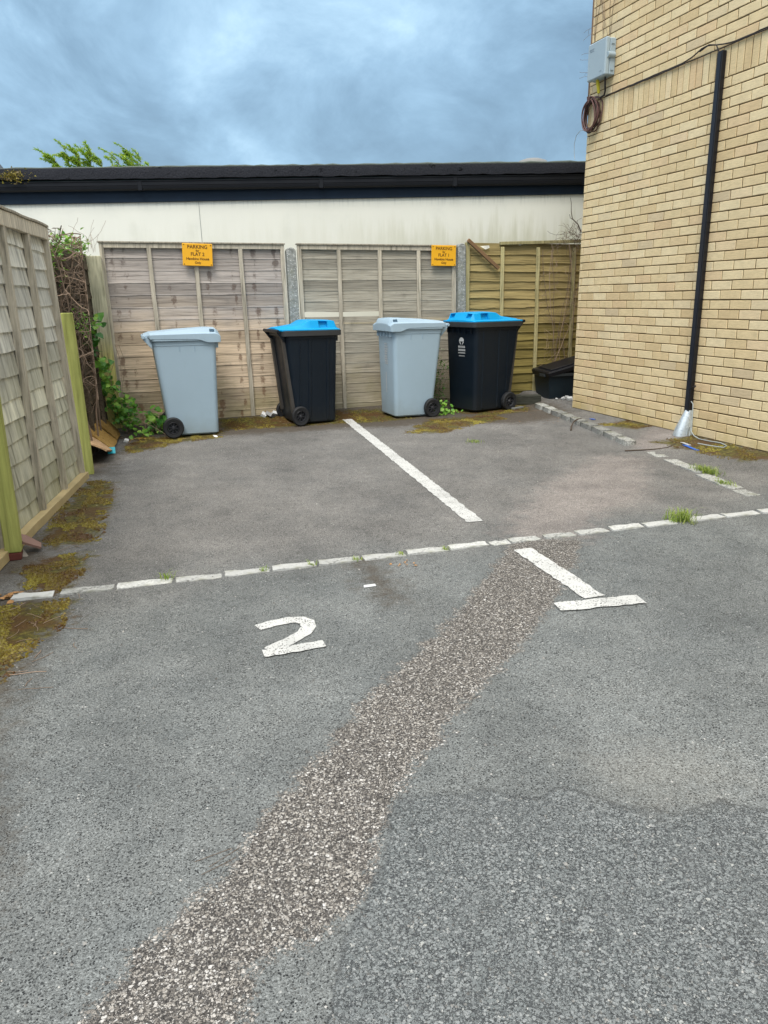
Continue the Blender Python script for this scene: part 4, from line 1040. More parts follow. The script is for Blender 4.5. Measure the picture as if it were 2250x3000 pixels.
def dark_bin(loc, rz, label, sc_=1., logo=False, xs_=.945):
    e = empty('wheelie_bin', loc, label, 'wheelie bin', 'dark wheelie bins with blue lids', rz, world=False); e.scale = (xs_, 1, sc_)
    body = bin_body([(-.05, .05, .9, .05, .007), (-.17, .22, .9, .03, .005), (.17, .05, .9, .05, .006)])
    b = body.build('body', M['bin_dark'], e, sharp=.55)
    mb = MB()
    for sy in (-1, 1):
        V = []
        for z in (.13, .9):
            xb = -.235 - (z - .15) * .116
            V += [(xb - .03, sy * .17, z), (xb - .03, sy * .215, z), (xb + .01, sy * .215, z), (xb + .01, sy * .17, z)]
        mb.add(V, [(0, 1, 2, 3), (4, 5, 6, 7), (0, 1, 5, 4), (1, 2, 6, 5), (2, 3, 7, 6), (3, 0, 4, 7)])
    mb.build('back_rib', plain('scuffed_dark_plastic', (.05, .046, .042), .5, var=.4), b)
    mb = MB(); o_ = rrect(-.365, .345, .292, .05, 4); i_ = rrect(-.345, .322, .272, .05, 4); n = len(o_)
    V = [(x, y, z) for (R_, z) in ((i_, .93), (o_, .935), (o_, .985), (i_, .99)) for (x, y) in R_]
    mb.add(V, [(i * n + k, i * n + (k + 1) % n, (i + 1) * n + (k + 1) % n, (i + 1) * n + k) for i in range(3) for k in range(n)], (.5, .5, .5), True); mb.build('rim', plain('dusty_dark_rim', (.03, .032, .034), .5, var=.3), b, sharp=.5)
    common(e, M['bin_dark'], M['bin_dark'])
    st = [(-.385, .20, .985, 1.0, .12, 1.008), (-.36, .27, .984, 1.0, .16, 1.015), (-.2, .283, .986, 1.0, .2, 1.03), (-.10, .283, .986, 1.0, .2, 1.045), (-.03, .283, .986, 1.0, .205, 1.08), (.0, .283, .986, 1.0, .205, 1.086), (.085, .283, .986, 1.0, .205, 1.086), (.20, .283, .986, 1.0, .205, 1.083), (.285, .28, .986, 1.0, .195, 1.078), (.315, .275, .986, 1.0, .185, 1.02), (.33, .27, .986, .995, .18, 1.0)]
    lid = loft_lid(st, M['lid_blue'], e, [(6, 2), (6, 7), (8, 4) if False else (6, 2 if False else 7)][:2] + ([(8, 3), (8, 6)] if logo else []))
    if logo:
        mb = MB()
        fx = lambda z: .276 + (z - .18) / .72 * .0215 + .0035
        def pl(pts):
            pts = [(.02 + (y - .02) * K, .72 + (z - .72) * K) for (y, z) in pts]; mb.add([(fx(z), y, z) for (y, z) in pts], [tuple(range(len(pts)))])
        c = (.02, .795); K = .78
        pl([(c[0] + .055 * math.cos(a) * (1 if math.sin(a) > 0 else .8), c[1] + .055 * math.sin(a)) for a in [i * PI / 7 for i in range(8)]])
        pl([(c[0] - .052, c[1] - .004), (c[0] - .03, c[1] - .004), (c[0] - .006, c[1] - .05), (c[0] - .03, c[1] - .035)])
        pl([(c[0] + .05, c[1] - .004), (c[0] + .03, c[1] - .004), (c[0] + .004, c[1] - .05), (c[0] + .028, c[1] - .035)])
        mb.build('emblem', M['white_print'], e); mb = MB()
        r = random.Random(6)
        for (z, h, wd_) in ((.735, .028, .075), (.69, .028, .075), (.645, .018, .075), (.60, .012, .06)):
            y = -wd_ + .02
            while y < wd_ + .02:
                w = r.uniform(.008, .018); pl([(y, z - h), (y + w, z - h), (y + w * .9, z), (y + w * .1, z)]); y += w + .006
        mb.build('printed_text', M['white_print'], e)
    return e
def gl(x, y): return (x, y, gz(x, y) - .002)
grey_bin(gl(.59, 7.985), math.radians(-.5), 'pale blue-grey wheelie bin standing leftmost, handle to the left, weeds at its wheel', .985)
dark_bin(gl(1.835, 8.09), math.radians(6), 'dark wheelie bin with blue lid and both wheels visible, left of the white bay line', .98, False, .90)
grey_bin(gl(2.945, 7.955), math.radians(181), 'pale blue-grey wheelie bin right of the bay line, white lettering on its front', .985, True, .89)
dark_bin(gl(3.80, 7.93), math.radians(195), 'dark wheelie bin with blue lid and white emblem, nearest the olive fence', .985, True, 1.0)

# ---------------------------------------------------------------- recycling tub in the corner
rb = empty('recycling_box', (5.0, 8.2, gz(5.0, 8.2)), 'black plastic recycling tub with tilted lid in the corner by the brick wall', 'recycling box')
bz = gz(5.0, 8.15) - .005
mb = MB()
def tub(x0, x1, y0, y1, t, z0, z1):
    r0 = [(x0 + .03, y0 + .03), (x1 - .03, y0 + .03), (x1 - .03, y1 - .03), (x0 + .03, y1 - .03)]; r1 = [(x0, y0), (x1, y0), (x1, y1), (x0, y1)]
    V = [(x, y, z0) for x, y in r0] + [(x, y, z1) for x, y in r1] + [(x + t * (1 if x < (x0 + x1) / 2 else -1), y + t * (1 if y < (y0 + y1) / 2 else -1), z1) for x, y in r1] + [(x + t * (1 if x < (x0 + x1) / 2 else -1), y + t * (1 if y < (y0 + y1) / 2 else -1), z0 + .01) for x, y in r0]
    F = [(3, 2, 1, 0)] + [(i, (i + 1) % 4, 4 + (i + 1) % 4, 4 + i) for i in range(4)] + [(4 + i, 4 + (i + 1) % 4, 8 + (i + 1) % 4, 8 + i) for i in range(4)] + [(8 + i, 8 + (i + 1) % 4, 12 + (i + 1) % 4, 12 + i) for i in range(4)] + [(12, 13, 14, 15)]
    mb.add(V, F)
tub(4.72, 5.27, 7.99, 8.36, .008, bz, bz + .30)
mb.build('tub', M['tub'], rb, bevel=.008)
mb = MB(); mb.box(4.705, 5.285, 7.972, 7.989, bz + .27, bz + .305, ch=.004); mb.box(4.705, 4.719, 7.989, 8.37, bz + .27, bz + .305, ch=.004); mb.box(5.271, 5.285, 7.989, 8.37, bz + .27, bz + .305, ch=.004)
mb.box(4.69, 4.704, 8.05, 8.18, bz + .262, bz + .298, ch=.003)
mb.build('rim', plain('worn_tub_rim', (.03, .037, .042), .4), rb)
mb = MB(); Mx = Matrix.Translation((4.70, 8.17, bz + .31)) @ Matrix.Rotation(math.radians(-13), 4, 'Y') @ Matrix.Rotation(math.radians(4), 4, 'X')
mb.box(0, .6, -.20, .19, 0, .02, M=Mx, ch=.008); mb.box(.06, .54, -.15, .14, .02, .034, M=Mx, ch=.006)
mb.box(0.0, .6, -.205, -.19, -.03, .012, M=Mx); mb.box(-.008, .0, -.2, .19, -.03, .012, M=Mx)
mb.build('lid', M['black_pl'], rb, bevel=.003)
# timber lying behind the right bin
mb = MB(); mb.box(-.32, .30, -.05, .05, 0, .11, (.4, .5, 0), Matrix.Translation((4.30, 8.03, gz(4.3, 8.03))) @ Matrix.Rotation(math.radians(-14), 4, 'Z'), ch=.01)
tag(mb.build('timber_offcut', M['w_black'], loc=(4.3, 8.03, gz(4.3, 8.03))), 'dark wet timber lying between the right dark bin and the black tub', 'timber')
mb = MB(); mb.box(-.09, .09, -.025, .025, 0, .02, (.4, .5, 0), Matrix.Translation((4.17, 7.72, gz(4.17, 7.72))) @ Matrix.Rotation(math.radians(25), 4, 'Z'), ch=.004)
tag(mb.build('slate_fragment', plain('grey_slate', (.16, .16, .15), .8), loc=(4.17, 7.72, gz(4.17, 7.72))), 'flat grey slate fragment on the ground in front of the dark timber', 'slate')

# ---------------------------------------------------------------- signs
def text_mesh(s, size, ext=.0006):
    cu = bpy.data.curves.new('lettering', 'FONT'); cu.body = s; cu.size = size; cu.align_x = 'CENTER'; cu.offset = .0008
    o = bpy.data.objects.new('lettering', cu); COL.objects.link(o)
    dg = bpy.context.evaluated_depsgraph_get(); me = bpy.data.meshes.new_from_object(o.evaluated_get(dg)); V = [v.co.copy() for v in me.vertices]; F = [tuple(p.vertices) for p in me.polygons]
    bpy.data.objects.remove(o); bpy.data.curves.remove(cu); bpy.data.meshes.remove(me)
    return V, F
def sign(cx, cz, w, h, rot, yy, lines, label):
    e = empty('parking_sign', (cx, yy, cz), label, 'sign', 'yellow parking signs', world=False); e.rotation_euler = (0, rot, 0)
    mb = MB(); mb.box(-w / 2, w / 2, -.006, .006, -h / 2, h / 2, ch=.003); mb.build('plate', M['yellow'], e)
    mb = MB()
    for (s, size, z) in lines:
        V, F = text_mesh(s, size); mb.add([(v.x * 1.0, -.0075, v.y + z) for v in V], F)
    mb.build('lettering', M['letter'], e)
    for sx in (-1, 1):
        for sz in (1, -1):
            mb = MB(); mb.lathe([(0, -.0095), (.0045, -.009), (.0055, -.0062)], 10, 'y', (sx * (w / 2 - .016), 0, sz * (h / 2 - .014))); mb.build('screw', M['screw'], e)
L1 = lambda n: [('PARKING', .048, .060), ('for', .028, .030), ('FLAT ' + n, .046, -.010), ('Hawkins House', .036, -.051), ('Only', .031, -.087)]
sign(.823, 1.618, .300, .217, math.radians(1.5), FY - .062, L1('2'), 'yellow sign reading PARKING for FLAT 2 on the knotty grey-brown panel')
sign(3.541, 1.628, .297, .222, math.radians(0.5), FY - .058, L1('1'), 'yellow sign reading PARKING for FLAT 1 at the right of the dull grey panel')

# ---------------------------------------------------------------- fittings on the brick wall
ub = empty('utility_box', (WX, 7.06, 3.3), 'pale grey plastic utility box high on the corner of the brick wall', 'utility box')
y0, y1, z0, z1, xf = 6.875, 7.165, 3.155, 3.465, WX - .115
mb = MB(); mb.box(xf + .05, WX - .002, y0, y1, z0, z1, ch=.008); mb.build('casing', M['box_grey'], ub)
mb = MB(); mb.box(xf, xf + .047, y0 - .004, y1 + .004, z0 - .004, z1 + .004, ch=.01); mb.build('lid', M['box_grey'], ub)
mb = MB(); mb.box(xf - .0015, xf, y1 - .10, y1 - .025, z1 - .055, z1 - .045); mb.box(xf - .0015, xf, y1 - .10, y1 - .035, z1 - .07, z1 - .064); mb.box(xf - .0015, xf, y0 + .05, y0 + .08, z0 + .04, z0 + .046); mb.build('printing', plain('grey_print', (.22, .28, .33), .6), ub)
mb = MB(); mb.tube([(xf + .02, y0 - .002, (z0 + z1) / 2 + .01), (xf + .095, y0 - .002, (z0 + z1) / 2 + .01)], .026, 16); lk = mb.build('lock', M['box_grey'], ub)
mb = MB(); mb.tube([(xf + .0185, y0 - .002, (z0 + z1) / 2 + .01), (xf + .024, y0 - .002, (z0 + z1) / 2 + .01)], .019, 16); mb.build('lock_core', M['black_pl'], lk)
mb = MB()
for zz in (z0 + .045, z1 - .045): mb.box(xf + .06, xf + .09, y0 - .008, y0 + .0, zz - .008, zz + .008)
mb.build('hinge_clip', M['box_grey'], ub)
mb = MB(); gx = WX - .06; mb.tube([(gx, 7.07, 3.16), (gx + .01, 7.07, 3.12), (gx + .02, 7.062, 3.04)], lambda t: .013 + .005 * math.sin(t * PI), 10); mb.build('cable_gland', M['yel_tag'], ub)
cc = empty('cable_coil', (WX - .04, 7.16, 2.86), 'coiled brown cable hanging on the brick wall below the utility box', 'cable'); mb = MB(); r = random.Random(2)
for k in range(9):
    ra, rz_ = .115 + r.uniform(-.022, .02), .138 + r.uniform(-.02, .016); ph = r.uniform(0, 6); cy, cz = 7.165 + r.uniform(-.012, .012), 2.87 + r.uniform(-.012, .012); xo = WX - .016 - k * .007
    mb.tube([(xo + .006 * math.sin(a * 3 + ph), cy + ra * math.cos(a) + .006 * math.sin(2 * a + ph), cz + rz_ * math.sin(a)) for a in [i * PI / 20 for i in range(40)]], .0065, 6, (r.random(), 0, 0), closed=True)
mb.tube([(WX - .03, 7.05, 3.0), (WX - .05, 7.12, 3.015), (WX - .04, 7.19, 3.005), (WX - .03, 7.27, 3.03), (WX - .02, 7.29, 3.06)], .006, 6, (.4, 0, 0))
mb.tube([(WX - .08, 7.155, 3.03), (WX - .085, 7.165, 2.98), (WX - .08, 7.20, 2.97)], .006, 6, (.9, 0, 0))
mb.build('coil', M['cable_b'], cc)
mb = MB(); mb.tube([(WX - .05, 7.26, 2.755), (WX - .05, 7.33, 2.765), (WX - .04, 7.42, 2.74), (WX - .03, 7.47, 2.67), (WX - .02, 7.48, 2.58), (WX - .02, 7.46, 2.52)], .0028, 5); mb.build('cable_end', M['cable_w'], cc)
mb = MB(); P = [(WX - .05, 6.955, 3.17), (WX - .05, 6.95, 3.10), (WX - .035, 6.965, 3.04), (WX - .02, 7.0, 3.012), (WX - .03, 7.05, 3.0)]
mb.tube(P, .009, 8)
SZ = 3.004
P = []
y = 6.99
while y > -.6:
    lift = .045 * math.exp(-((y - 5.62) / .15) ** 2)
    P.append((WX - .010 - lift * .3, y, SZ + lift + rnd.uniform(-.002, .002))); y -= .06
mb.tube(P, .0055, 6)
P = [(WX - .011, y_, SZ - .010 + rnd.uniform(-.002, .002)) for y_ in [6.6 - .08 * i for i in range(90)]]
mb.tube(P, .0045, 6)
mb.tube([(WX - .012, 5.70, SZ + .03), (WX - .03, 5.58, SZ + .045), (WX - .035, 5.49, SZ + .02), (WX - .03, 5.45, SZ - .05)], .005, 6)
tag(mb.build('wall_cable', M['cable_k'], loc=(WX, 5.6, SZ)), 'thin dark cable running along the top of the upright bricks on the wall', 'cable')
PY = 5.425
pp = empty('cable_conduit', (WX, PY, gz(WX, PY)), 'tall black square cable conduit fixed upright on the brick wall', 'conduit')
mb = MB(); mb.box(WX - .048, WX - .004, PY - .027, PY + .027, .17, 2.965, ch=.004); mb.build('channel', M['black_pl'], pp)
mb = MB(); mb.box(WX - .053, WX - .049, PY - .020, PY + .020, .20, 2.95); mb.build('cover', plain('dark_conduit_cover', (.016, .018, .026), .3, var=.5, bscale=90, bstr=.3), pp)
mb = MB(); mb.tube([(WX - .03, PY - .02, .40), (WX - .04, PY - .05, .41), (WX - .05, PY - .085, .425)], .009, 8); mb.build('bracket', M['cable_k'], pp)
mb = MB(); V = []; F = []; n = 10; z0 = gz(4.5, PY) + .0
for (z, wl, wr, d) in ((z0, .115, .045, .13), (.03, .105, .045, .122), (.06, .095, .044, .112), (.205, .032, .036, .055), (.212, .030, .034, .052)):
    for k in range(n + 1):
        a = PI * k / n; c = math.cos(a); yy = PY + (c * wl if c > 0 else c * wr); V.append((WX - .003 - d * math.sin(a) ** .8, yy, z))
for i in range(4):
    for k in range(n): F.append((i * (n + 1) + k, i * (n + 1) + k + 1, (i + 1) * (n + 1) + k + 1, (i + 1) * (n + 1) + k))
F.append(tuple(4 * (n + 1) + k for k in range(n + 1)))
mb.add(V, F, (.5, .5, .5), True); mb.build('foot_cover', M['galv'], pp, sharp=.9)
mb = MB(); zf = gz(4.55, 5.2)
mb.tube([(WX - .03, PY - .03, .29), (WX - .03, PY - .055, .27), (WX - .035, PY - .068, .2), (WX - .04, PY - .07, .1), (WX - .05, PY - .085, .045), (WX - .06, PY - .14, .012), (WX - .075, PY - .22, zf + .006), (WX - .07, PY - .32, zf + .006), (WX - .05, PY - .45, zf + .008), (WX - .09, PY - .56, zf + .006), (WX - .16, PY - .60, zf + .005), (WX - .2, PY - .5, zf + .005), (WX - .22, PY - .38, zf + .005)], .004, 7)
mb.tube([(WX - .05, PY - .045, zf + .01), (WX - .05, PY - .06, .07), (WX - .04, PY - .075, .08), (WX - .05, PY - .07, .03), (WX - .06, PY - .085, zf + .006)], .004, 6)
tag(mb.build('loose_cable', M['cable_w'], loc=(WX - .05, PY - .1, zf)), 'loose pale grey cable looping from the conduit foot onto the ground', 'cable')

# ---------------------------------------------------------------- bits on the ground
def shard(name, x, y, pts, t, mat, label, cat, rot=0, tilt=(0, 0), lift=.0, col=(.5, .5, .5), group=None):
    mb = MB(); Mx = Matrix.Translation((x, y, gz(x, y) + lift)) @ Matrix.Rotation(rot, 4, 'Z') @ Matrix.Rotation(tilt[0], 4, 'X') @ Matrix.Rotation(tilt[1], 4, 'Y')
    n = len(pts); V = [Mx @ Vector((p[0], p[1], 0)) for p in pts] + [Mx @ Vector((p[0], p[1], t)) for p in pts]
    mb.add(V, [tuple(range(n - 1, -1, -1)), tuple(range(n, 2 * n))] + [(i, (i + 1) % n, n + (i + 1) % n, n + i) for i in range(n)], col)
    return tag(mb.build(name, mat, loc=(x, y, gz(x, y))), label, cat, group)
shard('roof_tile', -.585, 4.42, [(-.05, -.06), (.055, -.05), (.075, .03), (.0, .085), (-.05, .06)], .012, M['terra'], 'broken brown roof tile leaning by the bright green post', 'tile', .3, (.15, .55), .055)
shard('slate_piece', -.625, 4.36, [(-.03, -.02), (.03, -.03), (.02, .04), (-.02, .03)], .02, plain('pale_rock', (.27, .24, .2), .9), 'small pale stone under the broken roof tile', 'stone', .4, (.5, .2), .0)
shard('plastic_scrap', -.175, 7.17, [(-.035, -.02), (.03, -.03), (.04, .03), (-.02, .04)], .006, M['turq'], 'turquoise plastic scrap beside the broken orange boards', 'litter', .3, (1.0, -.3), .03)
shard('blue_tape', 4.29, 5.03, [(-.014, -.10), (.012, -.12), (.016, .02), (.02, .06), (-.004, .09), (-.012, .0)], .004, M['blue_l'], 'long blue plastic strip on the pavement near the conduit foot', 'litter', -.1, (.05, 0), .004)
shard('blue_tape', 4.365, 6.52, [(-.03, -.02), (.03, -.016), (.034, .02), (-.02, .03)], .004, M['blue_l'], 'small blue plastic scrap on the pavement between kerb and brick wall', 'litter', .6, (.1, .1), .004)
shard('paper_scrap', .79, 7.60, [(-.02, -.02), (.015, -.024), (.03, .016), (-.01, .026)], .004, M['litter_w'], 'white paper scrap on moss in front of the leftmost grey bin', 'litter', .5, (.3, .1), .006, (.6, 0, 0))
shard('paper_scrap', 4.345, 5.14, [(-.02, -.05), (.014, -.05), (.02, .04), (-.012, .05)], .004, M['litter_w'], 'pale scrap beside the long blue plastic strip', 'litter', .1, (.1, .1), .004, (.25, 0, 0))
shard('paper_scrap', .98, 3.18, [(-.03, -.012), (.03, -.016), (.034, .008), (-.02, .014)], .002, M['litter_w'], 'flat white scrap on the asphalt between the sett row and the number 2', 'litter', .1, (.03, .0), .003, (.4, 0, 0))
for i, (x, y, s) in enumerate(((1.40, 8.36, .04), (1.46, 8.33, .05), (1.53, 8.35, .045))):
    shard('crumpled_wrapper', x, y, [(-s, -s * .6), (s * .3, -s), (s, s * .4), (-s * .3, s)], s * .7, M['litter_w'], 'crumpled black and white wrapper against the fence foot left of the first dark bin', 'litter', i, (.5, .4), .01, (.5 if i != 1 else .02, 0, 0), 'wrapper pieces at the fence foot')
shard('plastic_bag', -.05, 7.75, [(-.025, -.02), (.02, -.025), (.035, .015), (0, .03)], .02, M['litter_w'], 'small crumpled white bag at the foot of the orange boards', 'litter', .2, (.3, .2), .01, (.45, 0, 0))
for i in range(16):
    a = rnd.uniform(0, 6.28); x = rnd.gauss(5.02, .12); y = rnd.gauss(7.86, .05); s = rnd.uniform(.015, .04)
    shard('gravel_stone', x, y, [(s * math.cos(k * 1.1 + a) * rnd.uniform(.7, 1), s * math.sin(k * 1.1 + a) * rnd.uniform(.7, 1)) for k in range(6)], s * .8, M['litter_w'], 'pale rubble stone in the heap between the black tub and the brick corner', 'rubble', a, (rnd.uniform(-.6, .6), rnd.uniform(-.6, .6)), s * .3 + rnd.random() * .03 * (x > 5.0), (rnd.uniform(.15, .5), 0, 0), 'pale rubble stones by the tub')
# loose grit, dead leaves and twigs nobody would count
mb = MB()
for i in range(4200):
    y = .9 + 6.6 * rnd.random() ** 1.8; x = rnd.uniform(-.65, min(4.4, .9 + y * .5)) if y < 6.5 else rnd.uniform(-.3, 4.2)
    s = rnd.uniform(.0014, .0042) * (1.7 if rnd.random() < .05 else 1); z = gz(x, y); a = rnd.uniform(0, 6)
    c = rnd.choice((.04, .04, .06, .1, .25, .35, .5, .8))
    V = [Vector((x + s * math.cos(a + k * 1.57) * rnd.uniform(.7, 1.2), y + s * math.sin(a + k * 1.57) * rnd.uniform(.7, 1.2), z)) for k in range(4)] + [Vector((x + rnd.uniform(-.3, .3) * s, y, z + s * rnd.uniform(.6, 1.1)))]
    mb.add(V, [(0, 1, 4), (1, 2, 4), (2, 3, 4), (3, 0, 4)], (c, 0, 0))
tag(mb.build('loose_grit', M['stone_l']), 'loose dark and pale grit scattered over the asphalt', 'grit', None, 'stuff')
mb = MB()
def litter_leaf(x, y, s, c):
    a = rnd.uniform(0, 6.28); d = Vector((math.cos(a), math.sin(a), rnd.uniform(-.1, .4))); leaf(mb, Vector((x, y, gz(x, y) + .006)), d, Vector((rnd.uniform(-.4, .4), rnd.uniform(-.4, .4), 1)), s, c)
for i in range(26): litter_leaf(rnd.gauss(-.60, .035), rnd.gauss(3.72, .03), rnd.uniform(.02, .04), rnd.uniform(.5, 1))
for i in range(60): litter_leaf(rnd.uniform(-.05, 4.4), rnd.gauss(8.05, .2), rnd.uniform(.008, .02), rnd.uniform(.2, 1))
for i in range(16): litter_leaf(rnd.gauss(.02, .06), rnd.gauss(7.9, .1), rnd.uniform(.02, .045), rnd.uniform(.6, 1))
for i in range(20): litter_leaf(rnd.gauss(4.0, .25), rnd.gauss(7.0, .3), rnd.uniform(.008, .025), rnd.uniform(.1, .6))
for i in range(10): litter_leaf(rnd.gauss(1.22, .04), rnd.gauss(3.40, .03), rnd.uniform(.01, .02), rnd.uniform(.6, 1))
tag(mb.build('dead_leaves', M['deadleaf']), 'dead brown leaves lying along the fence foot and at the left end of the setts', 'leaves', None, 'stuff')
mb = MB()
for i in range(60):
    k = rnd.random()
    if k < .5: x, y, l = rnd.gauss(-.48, .09), rnd.uniform(2.6, 3.7), .03
    elif k < .8: x, y, l = rnd.uniform(0, 4.4), rnd.gauss(7.9, .2), .04
    else: x, y, l = rnd.gauss(-.4, .1), rnd.uniform(4.0, 6.0), .03
    P = wander(Vector((x, y, 0)), Vector((rnd.uniform(-1, 1), rnd.uniform(-1, 1), 0)), 6, l * rnd.uniform(.3, .9), .35); P = [Vector((q.x, q.y, gz(q.x, q.y) + .003)) for q in P]
    mb.tube(P, rnd.uniform(.0008, .0016), 4, (rnd.uniform(.4, 1), 0, 0), cap=False)
for (x, y, a) in ((.05, 1.62, .2), (.08, 1.59, .5), (.06, 1.57, .35)):
    P = [Vector((x + t * math.cos(a) * .09, y + t * math.sin(a) * .09, gz(x, y) + .003)) for t in (0, .3, .6, 1)]; mb.tube(P, .0008, 4, (.3, 0, 0), cap=False)
tag(mb.build('fallen_twigs', M['twig']), 'thin dry twigs and stalks fallen on the ground along the fences', 'twigs', None, 'stuff')
mb = MB(); P = [Vector((x, y, gz(x, y) + h)) for (x, y, h) in ((4.25, 6.55, .03), (4.17, 6.5, .05), (4.08, 6.42, .045), (3.98, 6.30, .02), (3.93, 6.22, .008))]; mb.tube(P, .007, 6, (.0, 0, 0))
tag(mb.build('dark_stick', M['twig'], loc=(4.1, 6.4, gz(4.1, 6.4))), 'short dark stick lying across the slanting kerb setts', 'stick')
mb = MB(); P = [Vector((x, y, gz(x, y) + .006)) for (x, y) in ((3.80, 5.20), (3.92, 5.17), (4.02, 5.12), (4.15, 5.12), (4.3, 5.2))]; mb.tube(P, lambda t: .006 * (1 - t * .7), 5, (.0, 0, 0))
tag(mb.build('dark_stick', M['twig'], loc=(4.0, 5.15, gz(4.0, 5.15))), 'long thin dark stick on the ground at the gap in the kerb setts', 'stick')

# ---------------------------------------------------------------- willow beyond the building
tx, ty, tz = 0.0, 27.5, -.3
tr = empty('willow_tree', (tx, ty, tz), 'yellow-green willow whose feathery tips show above the black roof', 'tree')
mb = MB(); mb.tube([(tx, ty, tz), (tx + .05, ty, tz + 1.2), (tx - .05, ty, tz + 2.6), (tx + .1, ty, tz + 4.0)], lambda t: .22 - .10 * t, 10); tips = []; r = random.Random(8)
for (dx, dz, nn) in ((-1.45, 5.62, 12), (-1.1, 5.86, 16), (-.75, 5.72, 14), (-.4, 5.86, 16), (-.08, 5.66, 14), (.25, 5.60, 7), (.42, 5.82, 8), (.85, 5.92, 16), (1.1, 5.74, 15), (1.4, 5.58, 9), (-.7, 4.6, 8), (.9, 4.7, 8), (1.4, 4.2, 8), (-1.4, 4.4, 8)):
    top = Vector((tx + dx + .05, ty + r.uniform(-.6, .6), dz - .25)); base = Vector((tx + .1 * dx, ty, tz + r.uniform(2.3, 3.9)))
    mid = base.lerp(top, .55) + Vector((.2 * (1 if dx > 0 else -1), 0, .1)); mb.tube([base, base.lerp(mid, .5), mid, mid.lerp(top, .5), top], lambda t: .06 - .054 * t, 6)
    for k in range(nn):
        s = mid.lerp(top, r.uniform(.35, 1.0)); d = Vector((r.uniform(-.8, .1), r.uniform(-.4, .4), r.uniform(.5, 1.1))); L = r.uniform(.22, .58)
        P = [s + d * L * t + Vector((-.14 * t * t, 0, -.10 * t * t)) for t in (0, .25, .5, .75, 1)]; mb.tube(P, lambda t: .008 - .006 * t, 4); tips.append(P)
mb.build('trunk', M['bark'], tr)
mb = MB()
for P in tips:
    for k in range(90):
        t = r.random() ** .8 * 4; i = min(3, int(t)); p = P[i].lerp(P[i + 1], t - i); d = (P[i + 1] - P[i]).normalized() + Vector((r.uniform(-.9, .9), r.uniform(-.9, .9), r.uniform(-.9, .4)))
        d.normalize(); L = r.uniform(.06, .13); w = d.cross(Vector((r.uniform(-1, 1), r.uniform(-1, 1), r.uniform(-1, 1)))).normalized() * L * .115; c = r.uniform(.1, 1)
        mb.add([p, p + d * L * .45 + w, p + d * L, p + d * L * .45 - w], [(0, 1, 2, 3)], (c, 0, 0))
mb.build('crown', M['willow'], tr)
# neighbouring house at far left, only its eaves end reaching the picture
nb = empty('neighbouring_house', (-7.2, 18.0, -.4), 'grey eaves end of a neighbouring house at the far left edge of the sky', 'building', world=False)
mb = MB(); mb.box(-5, 4.85, 0, 6, 0, 4.15); mb.build('wall', M['ivory'], nb)
mb = MB(); mb.add([(-5.3, -.35, 4.26), (5.2, -.35, 4.26), (5.2, 6.35, 4.26), (-5.3, 6.35, 4.26), (-5.3, 3, 5.6), (.5, 3, 5.6)], [(0, 1, 5, 4), (1, 2, 5), (2, 3, 4, 5), (3, 0, 4), (3, 2, 1, 0)]); mb.build('roof', plain('grey_roof_tiles', (.12, .11, .11), .9), nb)
mb = MB(); mb.box(-5.3, 5.23, -.38, -.352, 4.15, 4.27); mb.box(5.202, 5.232, -.35, 6.3, 4.15, 4.27); mb.build('eaves', plain('grey_eaves', (.2, .21, .22), .7), nb)
nb_obj = nb

# ---------------------------------------------------------------- sky and light
w = bpy.data.worlds.new('World'); sc.world = w; w.use_nodes = True
t = w.node_tree; t.nodes.clear()
out = t.nodes.new('ShaderNodeOutputWorld'); bg = t.nodes.new('ShaderNodeBackground'); t.links.new(bg.outputs[0], out.inputs[0])
SUN_EL, SUN_AZ = math.radians(58), math.radians(215)   # azimuth measured clockwise from +Y
sky = t.nodes.new('ShaderNodeTexSky'); sky.sky_type = 'NISHITA'; sky.sun_disc = False; sky.sun_elevation = SUN_EL; sky.sun_rotation = SUN_AZ; sky.air_density = 1.0; sky.dust_density = 1.5; sky.ozone_density = 1.5
class WT(NT):
    def __init__(s): s.t = t; s.tc = t.nodes.new('ShaderNodeTexCoord'); s.P = s.tc.outputs['Generated']
q = WT(); X, Y, Z = q.xyz()
den = q.math('ADD', q.math('MAXIMUM', Z, 0), .55)
cb = t.nodes.new('ShaderNodeCombineXYZ'); t.links.new(q.math('DIVIDE', X, den), cb.inputs[0]); t.links.new(q.math('DIVIDE', Y, den), cb.inputs[1])
uv = cb.outputs[0]
n1 = q.noise(2.0, 5, q.mapp((1, 1, 1), uv, (0, 0, -.5), (.35, .0, 0)), .5, .5)
n2 = q.noise(4.6, 7, q.mapp((1, 1, 1), uv, (0, 0, -.6), (3.1, 1.7, 0)), .62, .5)
nn = q.math('ADD', q.math('MULTIPLY', n1, .62), q.math('MULTIPLY', n2, .38))
cl = q.ramp(nn, [(.39, (.92, 1.5, 2.05)), (.47, (1.3, 2.1, 2.85)), (.54, (1.85, 2.9, 3.85)), (.60, (2.6, 3.85, 4.85)), (.68, (4.0, 5.4, 6.2))])
hz = q.step(Z, .0, .30, 1, 0)
cl = q.mix(q.math('MULTIPLY', hz, .35), cl, (1.8, 2.85, 3.9))
zen = q.step(Z, .42, .85)
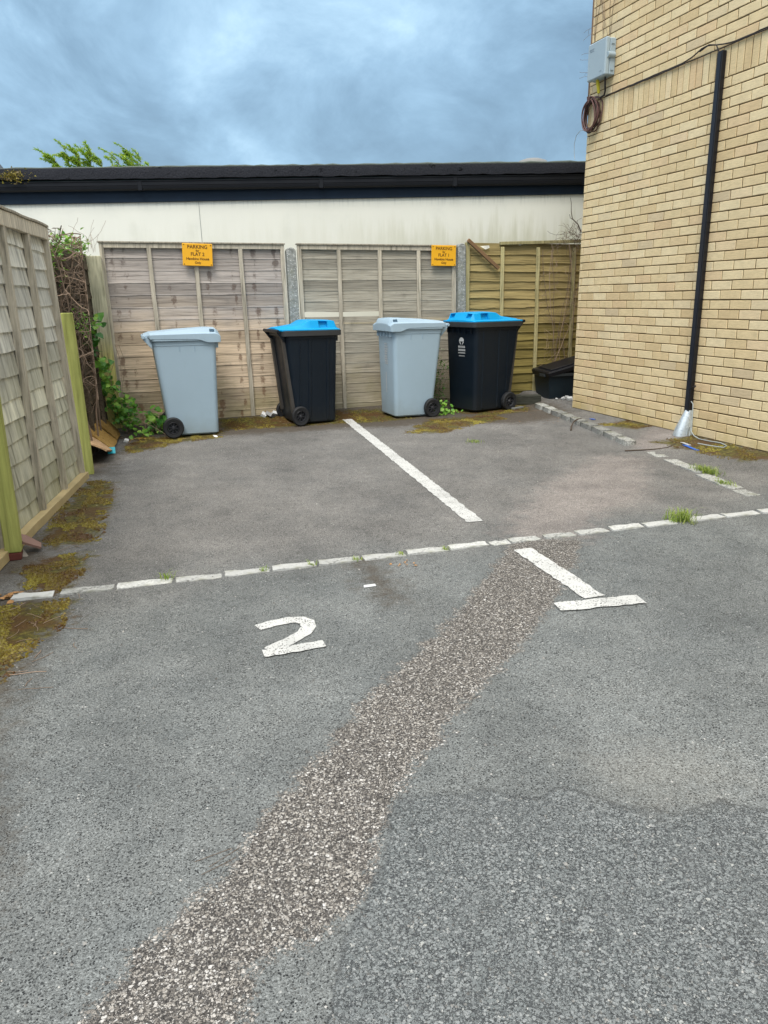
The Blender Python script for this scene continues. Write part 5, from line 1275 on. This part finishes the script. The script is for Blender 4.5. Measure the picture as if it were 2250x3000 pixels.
cl = q.mix(zen, cl, q.ramp(n2, [(.3, (8.2, 8.6, 9.0)), (.7, (13, 13.2, 13.2))]))
bk = q.math('MULTIPLY', q.step(Y, .1, -.6), q.step(Z, .05, .5))   # brighter thin cloud behind the viewer
cl = q.mix(q.math('MULTIPLY', bk, .8), cl, (9.5, 9.8, 10.))
mixs = q.mix(.88, sky.outputs[0], cl)
t.links.new(mixs, bg.inputs[0]); bg.inputs[1].default_value = .1
sl = bpy.data.lights.new('sun', 'SUN'); sl.energy = 1.3; sl.angle = math.radians(22); sl.color = (1, .95, .87)
so = bpy.data.objects.new('sun', sl); COL.objects.link(so)
dirv = Vector((math.sin(SUN_AZ) * math.cos(SUN_EL), math.cos(SUN_AZ) * math.cos(SUN_EL), math.sin(SUN_EL)))
so.rotation_euler = dirv.to_track_quat('Z', 'Y').to_euler()

# ---------------------------------------------------------------- camera
cam = bpy.data.cameras.new('camera'); co = bpy.data.objects.new('camera', cam); COL.objects.link(co)
cx_, cu_, cf_ = Vector((.94755, -.31895, -.01066)), Vector((.09493, .2489, .96387)), Vector((.30419, .91487, -.26666))
p_, r_ = 2.69920593e-01, -1.10600175e-02
F_ = Vector((0, math.cos(p_), -math.sin(p_))); U_ = Vector((0, math.sin(p_), math.cos(p_))); X_ = Vector((1, 0, 0))
Rz = Matrix.Rotation(-.321119912, 3, 'Z')
cx_ = Rz @ (math.cos(r_) * X_ + math.sin(r_) * U_); cu_ = Rz @ (-math.sin(r_) * X_ + math.cos(r_) * U_); cf_ = Rz @ F_
Mc = Matrix((cx_, cu_, -cf_)).transposed().to_4x4(); Mc.translation = (0, 0, 1.1535); co.matrix_world = Mc
cam.sensor_fit = 'HORIZONTAL'; cam.sensor_width = 36; cam.lens = 36 * 2245.0 / 2250; cam.clip_start = .05; cam.clip_end = 500
sc.camera = co
sc.view_settings.view_transform = 'Standard'; sc.view_settings.look = 'None'; sc.view_settings.gamma = 1; sc.view_settings.use_curve_mapping = False
sc.view_settings.exposure = 1.1
for o in bpy.data.objects:
    if '_w' in o: del o['_w']
